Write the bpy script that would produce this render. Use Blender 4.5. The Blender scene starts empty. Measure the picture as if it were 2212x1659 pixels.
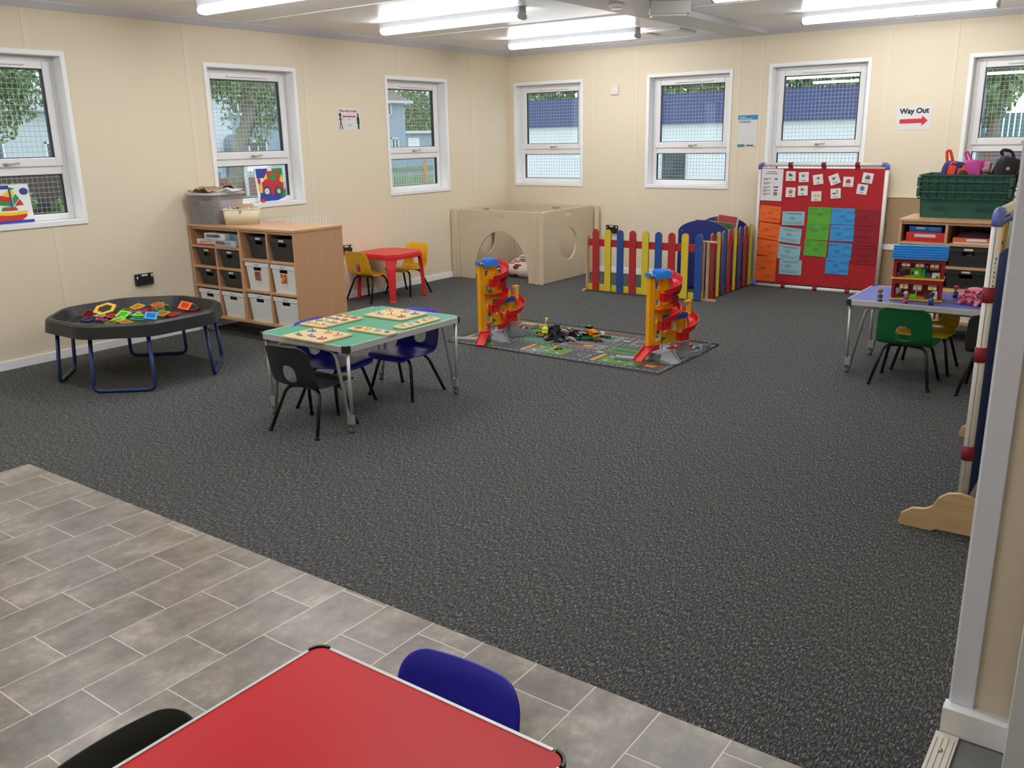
import bpy, bmesh, math, random
from mathutils import Vector, Matrix, Euler
random.seed(7)
PI = math.pi
C = bpy.context.scene.collection
S = bpy.context.scene

# ------------------------------------------------------------------ camera, world, exposure
cam_d = bpy.data.cameras.new('camera'); cam = bpy.data.objects.new('camera', cam_d); C.objects.link(cam)
S.camera = cam
_y, _p, _r = -0.6312, 0.2732, -0.01895
_f = Vector((math.sin(_y)*math.cos(_p), math.cos(_y)*math.cos(_p), -math.sin(_p)))
_rt = Vector((math.cos(_y), -math.sin(_y), 0)); _u = _rt.cross(_f)
_r2 = _rt*math.cos(_r) + _u*math.sin(_r); _u2 = -_rt*math.sin(_r) + _u*math.cos(_r)
cam.matrix_world = Matrix(((_r2.x, _u2.x, -_f.x, 6.362), (_r2.y, _u2.y, -_f.y, -8.752), (_r2.z, _u2.z, -_f.z, 1.499), (0, 0, 0, 1)))
cam_d.sensor_width = 36; cam_d.lens = 1899.0*36/2212; cam_d.clip_start = .05; cam_d.clip_end = 300
W = bpy.data.worlds.new('sky'); S.world = W; W.use_nodes = True
_bg = W.node_tree.nodes['Background']; _bg.inputs[0].default_value = (.80, .89, 1.0, 1); _bg.inputs[1].default_value = 2.2
S.view_settings.view_transform = 'Standard'; S.view_settings.look = 'None'
S.view_settings.exposure = 0.0; S.view_settings.gamma = 1; S.view_settings.use_curve_mapping = False
LAMP = 32.0

# ------------------------------------------------------------------ materials
def srgb(h):
    h = h.lstrip('#'); v = [int(h[i:i+2], 16)/255 for i in (0, 2, 4)]
    return tuple(((c/12.92) if c <= .04045 else ((c+.055)/1.055)**2.4) for c in v)
_mc = {}
def M(name, col='#808080', rough=.5, metal=0.0, bump=0.0, scale=60.0, var=0.0, spec=.5, alpha=1.0, emit=0.0, trans=0.0, stretch=None):
    key = (name, col)
    if key in _mc: return _mc[key]
    m = bpy.data.materials.new(name); m.use_nodes = True; nt = m.node_tree; b = nt.nodes['Principled BSDF']
    c = srgb(col) + (1,)
    b.inputs['Base Color'].default_value = c; b.inputs['Roughness'].default_value = rough
    b.inputs['Metallic'].default_value = metal; b.inputs['Specular IOR Level'].default_value = spec
    if alpha < 1: b.inputs['Alpha'].default_value = alpha
    if trans: b.inputs['Transmission Weight'].default_value = trans
    if emit: b.inputs['Emission Color'].default_value = c; b.inputs['Emission Strength'].default_value = emit
    if bump or var:
        tc = nt.nodes.new('ShaderNodeTexCoord'); n = nt.nodes.new('ShaderNodeTexNoise')
        n.inputs['Scale'].default_value = scale; n.inputs['Detail'].default_value = 4
        if stretch:
            mp = nt.nodes.new('ShaderNodeMapping'); mp.inputs['Scale'].default_value = stretch
            nt.links.new(tc.outputs['Object'], mp.inputs[0]); nt.links.new(mp.outputs[0], n.inputs[0])
        else: nt.links.new(tc.outputs['Object'], n.inputs[0])
        if var:
            mx = nt.nodes.new('ShaderNodeMix'); mx.data_type = 'RGBA'
            mx.inputs[6].default_value = tuple(min(1, x*(1+var)) for x in c[:3]) + (1,)
            mx.inputs[7].default_value = tuple(x*(1-var) for x in c[:3]) + (1,)
            nt.links.new(n.outputs[0], mx.inputs[0]); nt.links.new(mx.outputs[2], b.inputs['Base Color'])
        if bump:
            bp = nt.nodes.new('ShaderNodeBump'); bp.inputs['Strength'].default_value = bump; bp.inputs['Distance'].default_value = .002
            nt.links.new(n.outputs[0], bp.inputs['Height']); nt.links.new(bp.outputs[0], b.inputs['Normal'])
    _mc[key] = m
    return m
def P(col, rough=.4): return M('plastic', col, rough, var=.04, scale=40)
def glass_mat():
    m = bpy.data.materials.new('window_glass'); m.use_nodes = True; nt = m.node_tree
    nt.nodes.remove(nt.nodes['Principled BSDF'])
    t = nt.nodes.new('ShaderNodeBsdfTransparent'); t.inputs[0].default_value = (.96, .975, .975, 1)
    g = nt.nodes.new('ShaderNodeBsdfGlossy'); g.inputs[1].default_value = .01
    lw = nt.nodes.new('ShaderNodeLayerWeight'); lw.inputs[0].default_value = .5; pw = nt.nodes.new('ShaderNodeMath'); pw.operation = 'POWER'; pw.inputs[1].default_value = 5; nt.links.new(lw.outputs['Facing'], pw.inputs[0])
    f = nt.nodes.new('ShaderNodeMath'); f.operation = 'MULTIPLY_ADD'; f.inputs[1].default_value = .95; f.inputs[2].default_value = .05; nt.links.new(pw.outputs[0], f.inputs[0])
    x = nt.nodes.new('ShaderNodeMixShader'); o = nt.nodes['Material Output']
    nt.links.new(f.outputs[0], x.inputs[0]); nt.links.new(t.outputs[0], x.inputs[1]); nt.links.new(g.outputs[0], x.inputs[2]); nt.links.new(x.outputs[0], o.inputs[0])
    return m
GLASS = glass_mat()
def clear_mat(name, col, a):
    m = bpy.data.materials.new(name); m.use_nodes = True; nt = m.node_tree
    b = nt.nodes['Principled BSDF']; b.inputs['Base Color'].default_value = srgb(col)+(1,); b.inputs['Roughness'].default_value = .15
    t = nt.nodes.new('ShaderNodeBsdfTransparent'); t.inputs[0].default_value = srgb(col)+(1,)
    x = nt.nodes.new('ShaderNodeMixShader'); x.inputs[0].default_value = a
    nt.links.new(t.outputs[0], x.inputs[1]); nt.links.new(b.outputs[0], x.inputs[2]); nt.links.new(x.outputs[0], nt.nodes['Material Output'].inputs[0])
    return m
class NT:
    def __init__(s, name, rough=.6):
        s.m = bpy.data.materials.new(name); s.m.use_nodes = True; s.t = s.m.node_tree; s.b = s.t.nodes['Principled BSDF']
        s.b.inputs['Roughness'].default_value = rough
    def new(s, k): return s.t.nodes.new('ShaderNode'+k)
    def link(s, a, b): s.t.links.new(a, b)
    def math(s, op, a, b=0.0, c=None):
        n = s.new('Math'); n.operation = op
        for i, v in enumerate((a, b) if c is None else (a, b, c)):
            if isinstance(v, (int, float)): n.inputs[i].default_value = v
            else: s.link(v, n.inputs[i])
        return n.outputs[0]
    def noise(s, vec, scale, detail=4, stretch=None, rough=.5):
        if stretch:
            mp = s.new('Mapping'); mp.inputs['Scale'].default_value = stretch; s.link(vec, mp.inputs[0]); vec = mp.outputs[0]
        n = s.new('TexNoise'); n.inputs['Scale'].default_value = scale; n.inputs['Detail'].default_value = detail; n.inputs['Roughness'].default_value = rough
        s.link(vec, n.inputs[0]); return n.outputs[0]
    def ramp(s, fac, stops):
        r = s.new('ValToRGB'); e = r.color_ramp.elements
        while len(e) < len(stops): e.new(.5)
        for i, (p, c) in enumerate(stops): e[i].position = p; e[i].color = srgb(c)+(1,) if isinstance(c, str) else (c, c, c, 1)
        s.link(fac, r.inputs[0]); return r.outputs[0]
    def mix(s, fac, a, b, bt='MIX'):
        n = s.new('Mix'); n.data_type = 'RGBA'; n.blend_type = bt
        for i, v in ((0, fac), (6, a), (7, b)):
            if isinstance(v, (int, float)): n.inputs[i].default_value = v
            elif isinstance(v, str): n.inputs[i].default_value = srgb(v)+(1,)
            else: s.link(v, n.inputs[i])
        return n.outputs[2]
    def bump(s, h, st, d=.002):
        n = s.new('Bump'); n.inputs['Strength'].default_value = st; n.inputs['Distance'].default_value = d
        s.link(h, n.inputs['Height']); s.link(n.outputs[0], s.b.inputs['Normal'])
def carpet_mat():
    n = NT('carpet', .95); tc = n.new('TexCoord').outputs['Object']
    a = n.noise(tc, 1.0, 3, (400, 105, 1), .75); b = n.noise(tc, 1.0, 2, (190, 50, 1)); big = n.noise(tc, 1.3, 2)
    f = n.math('ADD', n.math('MULTIPLY', a, .62), n.math('MULTIPLY', b, .38))
    c = n.ramp(f, [(.38, '#1e1f20'), (.47, '#383939'), (.55, '#5d5d5c'), (.62, '#b4b2ab')])
    c = n.mix(n.math('MULTIPLY', big, .35), c, '#4c4b48')
    n.link(c, n.b.inputs['Base Color']); n.b.inputs['Specular IOR Level'].default_value = .15; n.bump(f, .8, .006); return n.m
def lino_mat():
    n = NT('lino_tiles', .32); tc = n.new('TexCoord').outputs['Object']; sp = n.new('SeparateXYZ'); n.link(tc, sp.inputs[0])
    rx = n.math('DIVIDE', n.math('SUBTRACT', sp.outputs[0], 2.044), .2013); row = n.math('FLOOR', rx); fx = n.math('FRACT', rx)
    off = n.math('SUBTRACT', n.math('MULTIPLY', n.math('SUBTRACT', row, 1.0), .1405), 6.928)
    ry = n.math('DIVIDE', n.math('SUBTRACT', sp.outputs[1], off), .342); col = n.math('FLOOR', ry); fy = n.math('FRACT', ry)
    dx = n.math('MULTIPLY', n.math('MINIMUM', fx, n.math('SUBTRACT', 1.0, fx)), .2013)
    dy = n.math('MULTIPLY', n.math('MINIMUM', fy, n.math('SUBTRACT', 1.0, fy)), .342)
    g = n.math('LESS_THAN', n.math('MINIMUM', dx, dy), .0017)
    cb = n.new('CombineXYZ'); n.link(row, cb.inputs[0]); n.link(col, cb.inputs[1])
    wn = n.new('TexWhiteNoise'); n.link(cb.outputs[0], wn.inputs[0])
    ad = n.new('VectorMath'); ad.operation = 'ADD'; n.link(tc, ad.inputs[0]); sc = n.new('VectorMath'); sc.operation = 'SCALE'; n.link(cb.outputs[0], sc.inputs[0]); sc.inputs[3].default_value = 3.7; n.link(sc.outputs[0], ad.inputs[1])
    cl = n.noise(ad.outputs[0], 4.6, 6, (1.5, 1, 1), .6); fi = n.noise(ad.outputs[0], 30, 8, None, .68)
    f = n.math('ADD', n.math('ADD', n.math('MULTIPLY', cl, .72), n.math('MULTIPLY', fi, .28)), n.math('MULTIPLY', n.math('SUBTRACT', wn.outputs[0], .5), .05))
    c = n.ramp(f, [(.34, '#5f574f'), (.45, '#736a60'), (.55, '#857b70'), (.66, '#a49a8d')])
    c = n.mix(g, c, '#c9c3b8'); n.link(c, n.b.inputs['Base Color']); n.bump(n.math('SUBTRACT', fi, n.math('MULTIPLY', g, .6)), .25, .001); return n.m
def wood_mat(name, c1, c2, rough=.5, axis=(6, 60, 60), scale=1.0):
    n = NT(name, rough); tc = n.new('TexCoord').outputs['Object']
    a = n.noise(tc, scale, 5, axis, .6); c = n.ramp(a, [(.3, c1), (.7, c2)]); n.link(c, n.b.inputs['Base Color']); n.bump(a, .08, .001); return n.m
CARPET = carpet_mat(); LINO = lino_mat()
WALL = M('wall_panel_cream', '#e2d4ba', .55, bump=.25, scale=260, var=.015)
STRIPM = M('cream_joint_strip', '#e4d6bd', .5, var=.01)
WHITE = M('white_upvc', '#edecec', .3, var=.01)
WPAINT = M('white_paint', '#f2f2f2', .45, var=.01)
CEIL = M('ceiling_white', '#fbfbfe', .33, bump=.06, scale=8, var=.015)
BEECH = wood_mat('beech_laminate', '#bb9068', '#c79e76', .42, (40, 5, 5))
BEECHV = wood_mat('beech_laminate_side', '#bf916b', '#c69a74', .42, (30, 30, 3))
PLY = wood_mat('birch_plywood', '#d2bfa3', '#d6c4a9', .5, (9, 9, 1.5))
PLYE = M('plywood_edge', '#8a6f50', .6, var=.1, scale=200)
PINE = wood_mat('pine', '#b08a5c', '#c9a578', .5, (30, 30, 3))
PUZ = wood_mat('puzzle_ply', '#d3b681', '#e0c592', .45, (30, 4, 4))
ALU = M('aluminium', '#c4c2be', .42, .45, bump=.1, scale=3, stretch=(1, 1, 200))
STEEL = M('steel_tube', '#b0b1b1', .32, .55)
BLK = M('black_steel', '#141414', .35, .3)
BLKP = M('black_plastic', '#191a19', .42, bump=.15, scale=300)
DGREY = M('dark_grey_plastic', '#2b2d2d', .45, var=.05)
RUB = M('black_rubber', '#111111', .8)

# ------------------------------------------------------------------ mesh builder
class B:
    def __init__(s): s.bm = bmesh.new()
    def _mi(s, fs, m):
        for f in fs: f.material_index = m
    def box(s, x0, y0, z0, x1, y1, z1, m=0, mx=None):
        vs = [s.bm.verts.new(v) for v in ((x0, y0, z0), (x1, y0, z0), (x1, y1, z0), (x0, y1, z0), (x0, y0, z1), (x1, y0, z1), (x1, y1, z1), (x0, y1, z1))]
        if mx:
            for v in vs: v.co = mx @ v.co
        s._mi([s.bm.faces.new([vs[i] for i in q]) for q in ((3, 2, 1, 0), (4, 5, 6, 7), (0, 1, 5, 4), (1, 2, 6, 5), (2, 3, 7, 6), (3, 0, 4, 7))], m); return s
    def cbox(s, c, d, m=0, rot=None):
        mx = Matrix.Translation(c) @ (Euler(rot).to_matrix().to_4x4() if rot else Matrix())
        return s.box(-d[0]/2, -d[1]/2, -d[2]/2, d[0]/2, d[1]/2, d[2]/2, m, mx)
    def taper(s, c, d0, d1, h, m=0, mx=None):
        vs = []
        for (dx, dy), z in ((d0, 0), (d1, h)):
            for sx, sy in ((-1, -1), (1, -1), (1, 1), (-1, 1)):
                co = Vector((c[0]+sx*dx/2, c[1]+sy*dy/2, c[2]+z)); vs.append(s.bm.verts.new(mx @ co if mx else co))
        s._mi([s.bm.faces.new([vs[i] for i in q]) for q in ((3, 2, 1, 0), (4, 5, 6, 7), (0, 1, 5, 4), (1, 2, 6, 5), (2, 3, 7, 6), (3, 0, 4, 7))], m); return s
    def tube(s, pts, r, seg=10, m=0, closed=False, caps=True):
        pts = [Vector(p) for p in pts]; n = len(pts); rings = []; up = None
        for i, p in enumerate(pts):
            a = pts[i-1] if (i > 0 or closed) else p; b = pts[(i+1) % n] if (i < n-1 or closed) else p
            t = (b-a).normalized()
            if up is None:
                up = Vector((0, 0, 1)) if abs(t.z) < .9 else Vector((1, 0, 0))
            x = (up - t*up.dot(t)).normalized(); up = x; y = t.cross(x); rr = r[i] if isinstance(r, (list, tuple)) else r
            rings.append([s.bm.verts.new(p + (x*math.cos(k*2*PI/seg) + y*math.sin(k*2*PI/seg))*rr) for k in range(seg)])
        fs = []
        for i in range(n if closed else n-1):
            A, D = rings[i], rings[(i+1) % n]
            for k in range(seg): fs.append(s.bm.faces.new((A[k], A[(k+1) % seg], D[(k+1) % seg], D[k])))
        for f in fs: f.smooth = True
        if caps and not closed:
            fs.append(s.bm.faces.new(rings[0][::-1])); fs.append(s.bm.faces.new(rings[-1]))
        s._mi(fs, m); return s
    def bend(s, pts, r, rad=.03, seg=10, m=0, n=5):
        """tube along a polyline with rounded corners"""
        P_ = [Vector(p) for p in pts]; out = [P_[0]]
        for i in range(1, len(P_)-1):
            a, b, c = P_[i-1], P_[i], P_[i+1]; u = (a-b); v = (c-b); d = min(rad, u.length*.49, v.length*.49)
            p0 = b+u.normalized()*d; p1 = b+v.normalized()*d
            for k in range(n+1):
                t = k/n; out.append(p0*(1-t)**2 + b*2*t*(1-t) + p1*t*t)
        out.append(P_[-1]); return s.tube(out, r, seg, m)
    def cyl(s, p0, p1, r, seg=16, m=0): return s.tube([p0, p1], r, seg, m)
    def lathe(s, c, prof, seg=20, m=0, axis=None):
        mx = Matrix.Translation(c) @ (axis if axis else Matrix()); rings = []
        for r, z in prof: rings.append([s.bm.verts.new(mx @ Vector((r*math.cos(2*PI*k/seg), r*math.sin(2*PI*k/seg), z))) for k in range(seg)])
        fs = []
        for A, D in zip(rings, rings[1:]):
            for k in range(seg):
                f = s.bm.faces.new((A[k], A[(k+1) % seg], D[(k+1) % seg], D[k])); f.smooth = True; fs.append(f)
        if prof[0][0] > 1e-6: fs.append(s.bm.faces.new(rings[0][::-1]))
        if prof[-1][0] > 1e-6: fs.append(s.bm.faces.new(rings[-1]))
        s._mi(fs, m); return s
    def ball(s, c, r, m=0, seg=14, sc=(1, 1, 1)):
        res = bmesh.ops.create_uvsphere(s.bm, u_segments=seg, v_segments=max(6, seg//2), radius=r, matrix=Matrix.Translation(c) @ Matrix.Diagonal((*sc, 1)))
        fs = {f for v in res['verts'] for f in v.link_faces}
        for f in fs: f.smooth = True
        s._mi(fs, m); return s
    def prism(s, poly, z0, z1, m=0, mx=None):
        lo = [s.bm.verts.new((mx or Matrix()) @ Vector((x, y, z0))) for x, y in poly]; hi = [s.bm.verts.new((mx or Matrix()) @ Vector((x, y, z1))) for x, y in poly]
        n = len(poly); fs = [s.bm.faces.new(lo[::-1]), s.bm.faces.new(hi)]
        for k in range(n): fs.append(s.bm.faces.new((lo[k], lo[(k+1) % n], hi[(k+1) % n], hi[k])))
        s._mi(fs, m); return s
    def loft(s, loops, m=0, caps=True, smooth=False):
        R = [[s.bm.verts.new(p) for p in l] for l in loops]; n = len(R[0]); fs = []
        for A, D in zip(R, R[1:]):
            for k in range(n):
                f = s.bm.faces.new((A[k], A[(k+1) % n], D[(k+1) % n], D[k])); f.smooth = smooth; fs.append(f)
        if caps: fs += [s.bm.faces.new(R[0][::-1]), s.bm.faces.new(R[-1])]
        s._mi(fs, m); return s
    def grid(s, fn, nu, nv, m=0):
        V = [[s.bm.verts.new(fn(i/nu, j/nv)) for j in range(nv+1)] for i in range(nu+1)]; fs = []
        for i in range(nu):
            for j in range(nv):
                f = s.bm.faces.new((V[i][j], V[i+1][j], V[i+1][j+1], V[i][j+1])); f.smooth = True; fs.append(f)
        s._mi(fs, m); return s
    def mesh(s, me, mx=None, m=0):
        n0 = len(s.bm.verts); f0 = len(s.bm.faces); s.bm.from_mesh(me); s.bm.verts.ensure_lookup_table(); s.bm.faces.ensure_lookup_table()
        if mx:
            for v in s.bm.verts[n0:]: v.co = mx @ v.co
        for f in s.bm.faces[f0:]: f.material_index = m
        return s
    def plate(s, loops, th, m=0, mx=None, bev=0.0): return s.mesh(plate_mesh(loops, th, bev), mx, m)
    def obj(s, name, mats, parent=None, loc=(0, 0, 0), rot=(0, 0, 0), bev=0.0, solid=0.0, sub=0):
        bmesh.ops.recalc_face_normals(s.bm, faces=s.bm.faces)
        me = bpy.data.meshes.new(name); s.bm.to_mesh(me); s.bm.free()
        for k in (mats if isinstance(mats, (list, tuple)) else [mats]): me.materials.append(k)
        o = bpy.data.objects.new(name, me); C.objects.link(o); o.parent = parent; o.location = loc; o.rotation_euler = rot
        if solid: d = o.modifiers.new('s', 'SOLIDIFY'); d.thickness = solid; d.offset = 0
        if sub: d = o.modifiers.new('u', 'SUBSURF'); d.levels = d.render_levels = sub
        if bev: d = o.modifiers.new('b', 'BEVEL'); d.width = bev; d.segments = 2; d.limit_method = 'ANGLE'; d.angle_limit = .6
        return o
def plate_mesh(loops, th, bev=0.0):
    cu = bpy.data.curves.new('t', 'CURVE'); cu.dimensions = '2D'; cu.fill_mode = 'BOTH'; cu.extrude = max(th/2-bev, 0); cu.bevel_depth = bev; cu.bevel_resolution = 1; cu.offset = -bev
    for l in loops:
        sp = cu.splines.new('POLY'); sp.points.add(len(l)-1); sp.use_cyclic_u = True
        for p, q in zip(sp.points, l): p.co = (q[0], q[1], 0, 1)
    o = bpy.data.objects.new('t', cu); me = bpy.data.meshes.new_from_object(o); bpy.data.objects.remove(o); bpy.data.curves.remove(cu); return me
def text_mesh(body, size, th=.0004, bold=0.0, align='CENTER'):
    cu = bpy.data.curves.new('t', 'FONT'); cu.body = body; cu.size = size; cu.extrude = th; cu.offset = bold; cu.align_x = align; cu.align_y = 'CENTER'; cu.resolution_u = 3
    o = bpy.data.objects.new('t', cu); me = bpy.data.meshes.new_from_object(o); bpy.data.objects.remove(o); bpy.data.curves.remove(cu); return me
UP = Matrix.Rotation(PI/2, 4, 'X')       # XY plate -> XZ plate facing -Y
def T(*v): return Matrix.Translation(v)
def RZ(a): return Matrix.Rotation(a, 4, 'Z')
def rr(x0, y0, x1, y1, r, n=5):
    o = []
    for cx, cy, a in ((x1-r, y0+r, -PI/2), (x1-r, y1-r, 0), (x0+r, y1-r, PI/2), (x0+r, y0+r, PI)):
        for k in range(n+1): o.append((cx+r*math.cos(a+k*PI/2/n), cy+r*math.sin(a+k*PI/2/n)))
    return o
def ell(cx, cy, a, b, n=28, t0=0): return [(cx+a*math.cos(t0+2*PI*k/n), cy+b*math.sin(t0+2*PI*k/n)) for k in range(n)]
def rect(x0, y0, x1, y1): return [(x0, y0), (x1, y0), (x1, y1), (x0, y1)]
def tag(o, label=None, cat=None, group=None, kind=None):
    if label: o['label'] = label
    if cat: o['category'] = cat
    if group: o['group'] = group
    if kind: o['kind'] = kind
    return o
def E(name, label, cat, loc=(0, 0, 0), rz=0, group=None, rot=None):
    o = bpy.data.objects.new(name, None); C.objects.link(o); o.location = loc; o.rotation_euler = rot or (0, 0, rz); o.empty_display_size = .1
    return tag(o, label, cat, group)
def ST(o): return tag(o, kind='structure')
def copy_tree(o, parent=None):
    c = o.copy(); C.objects.link(c); c.parent = parent
    for ch in list(o.children): copy_tree(ch, c)
    return c

# ------------------------------------------------------------------ room shell
XR, YB, ZC = 6.1, -9.9, 2.45
def wall_with_holes(name, holes, u0, u1, mk, mat=WALL):
    """holes: (ua, ub, za, zb) ; mk maps (u0,z0,u1,z1) to a box"""
    b = B(); us = sorted(holes); cur = u0
    for ua, ub, za, zb in us:
        mk(b, cur, -.3, ua, 2.6); mk(b, ua, -.3, ub, za); mk(b, ua, zb, ub, 2.6); cur = ub
    mk(b, cur, -.3, u1, 2.6); return ST(b.obj(name, mat))
WZ0 = .951
winL = [(-6.236, 2.135, 1), (-4.158, 2.125, 2), (-2.084, 2.112, 3)]        # left wall: y of the left edge
winF = [(.067, 2.108, 4), (1.800, 2.112, 5), (3.118, 2.138, 6), (4.867, 2.118, 7)]
WW = .95
wall_with_holes('wall_left', [(y+.03, y+WW-.03, WZ0+.03, zt-.03) for y, zt, n in winL], YB, 0.0, lambda b, a, z0, c, z1: b.box(-.2, a, z0, 0, c, z1))
wall_with_holes('wall_far', [(x+.03, x+WW-.03, WZ0+.03, zt-.03) for x, zt, n in winF], -.2, XR+.3, lambda b, a, z0, c, z1: b.box(a, 0, z0, c, .2, z1))
ST(B().box(XR+.012, -6.50, -.3, 7.6, 0, 2.6).obj('wall_right', WALL))
ST(B().box(7.4, YB, -.3, 7.6, -6.50, 2.6).obj('wall_entrance', WALL))
ST(B().box(-.2, YB-.2, -.3, 7.6, YB, 2.6).obj('wall_back', WALL))
ST(B().box(-.2, YB-.2, ZC, 7.6, .2, 2.6).obj('ceiling', CEIL))
b = B(); b.box(0, -6.875, -.1, XR, 0, 0); b.box(0, YB, -.1, 2.044, -6.875, 0); ST(b.obj('floor', CARPET))
ST(B().box(2.044, YB, -.1, 6.09, -6.875, -.0005).obj('floor_lino', LINO))
GREYF = M('entrance_floor_grey', '#6e706d', .7, var=.08, scale=30)
b = B(); b.box(6.09, -6.875, -.1, 7.4, -6.50, -.001); b.box(6.09, YB, -.1, 7.4, -6.875, -.001); ST(b.obj('floor_entrance', GREYF))
# threshold strip between carpet and entrance floor
b = B(); b.box(6.088, YB, 0, 6.142, -6.55, .006)
for x in (6.094, 6.107, 6.120, 6.133): b.box(x-.002, YB, .006, x+.002, -6.575, .0085)
t = tag(b.obj('threshold_strip', M('ivory_plastic', '#dcd5c9', .35)), 'ribbed off-white threshold strip screwed down beside the grey entrance floor', 'threshold')
B().lathe((6.113, -6.63, .0085), [(.006, 0), (.0055, .0025), (.0, .003)], 12).obj('screw', STEEL, t)
# coving, skirting
def tri(b, p, q, d): b.loft([[Vector(p), Vector(p)+Vector(d), Vector(p)+Vector((0, 0, .05))], [Vector(q), Vector(q)+Vector(d), Vector(q)+Vector((0, 0, .05))]])
def cove(name, lo, hi):
    b = B(); b.loft([[Vector(v) for v in lo], [Vector(v) for v in hi]]); return ST(b.obj(name, M('coving_white', '#cfcfd4', .5)))
cove('trim_1', [(0, YB, 2.4), (.012, YB, 2.4), (.05, YB, 2.44), (.05, YB, 2.45), (0, YB, 2.45)], [(0, 0, 2.4), (.012, 0, 2.4), (.05, 0, 2.44), (.05, 0, 2.45), (0, 0, 2.45)])
cove('trim_2', [(0, 0, 2.4), (0, -.012, 2.4), (0, -.05, 2.44), (0, -.05, 2.45), (0, 0, 2.45)], [(XR, 0, 2.4), (XR, -.012, 2.4), (XR, -.05, 2.44), (XR, -.05, 2.45), (XR, 0, 2.45)])
ST(B().box(0, YB, 0, .012, 0, .062).obj('baseboard_left', WPAINT, bev=.002))
ST(B().box(.012, -.012, 0, XR, 0, .062).obj('baseboard_far', WPAINT, bev=.002))
ST(B().box(6.095, -6.545, 0, 7.4, -6.50, .075).obj('baseboard_right', WPAINT, bev=.002))
b = B(); b.box(6.106, -6.512, .075, 6.160, -6.50, 2.45); b.box(6.102, -6.508, 0, 6.112, -6.44, 2.45); ST(b.obj('trim_3', M('corner_trim_white', '#e2e6f0', .4), bev=.002))
# white door and its frame beside the entrance
b = B(); b.box(6.30, -6.60, .008, 7.2, -6.56, 2.02); dr = ST(b.obj('door_1', M('door_white', '#cfd4da', .35), bev=.004))
B().box(6.40, -6.606, .15, 7.1, -6.60, 1.9).obj('door_panel', M('door_white', '#dfe2e6', .35), dr, bev=.004)
b = B(); b.box(6.246, -6.62, 0, 6.30, -6.546, 2.1); b.box(6.246, -6.62, 2.03, 7.3, -6.546, 2.1); ST(b.obj('trim_4', M('door_white', '#dfe2e6', .35), bev=.003))
# vertical joint strips on the wall panels
def strip(name, wall, u, z0, z1):
    b = B()
    if wall == 'L': b.box(0, u-.02, z0, .0025, u+.02, z1)
    else: b.box(u-.02, -.0025, z0, u+.02, 0, z1)
    ST(b.obj(name, STRIPM, bev=.001))
n = 5
for u, segs in ((-5.53, ((.062, .951), (2.135, 2.4))), (-4.30, ((.062, 2.4),)), (-3.10, ((.062, 2.4),)), (-1.86, ((.062, .951), (2.112, 2.4))), (-.70, ((.062, 2.4),)), (-6.75, ((.062, 2.4),)), (-7.97, ((.062, 2.4),))):
    for z0, z1 in segs: strip('trim_%d' % n, 'L', u, z0, z1); n += 1
for u in (1.149, 1.678, 2.812, 3.043, 4.205, 4.748, 5.97): strip('trim_%d' % n, 'F', u, .062, 2.4); n += 1
# tan dado panelling with white rail at the right of the far wall
TAN = M('tan_board', '#a58a68', .7, var=.03, scale=30, bump=.1)
ST(B().box(4.12, -.02, .062, XR, -.004, .905).obj('trim_%d' % n, TAN)); n += 1
ST(B().box(4.12, -.026, .905, XR, -.004, .915).obj('trim_%d' % n, STRIPM)); n += 1
ST(B().box(4.12, -.03, .428, XR, -.02, .478).obj('trim_%d' % n, WPAINT)); n += 1
# ceiling downstand beam and ceiling joint ribs
GREYB = M('beam_grey_white', '#d3d4d8', .4)
ST(B().box(2.77, YB, 2.405, 3.10, -.0, 2.45).obj('trim_%d' % n, GREYB, bev=.004)); n += 1
for y in (-1.95, -3.75, -5.6, -7.5):
    b = B(); b.box(.05, y-.02, 2.444, 2.77, y+.02, 2.45); b.box(3.10, y-.02, 2.444, XR, y+.02, 2.45); ST(b.obj('trim_%d' % n, CEIL)); n += 1

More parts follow.
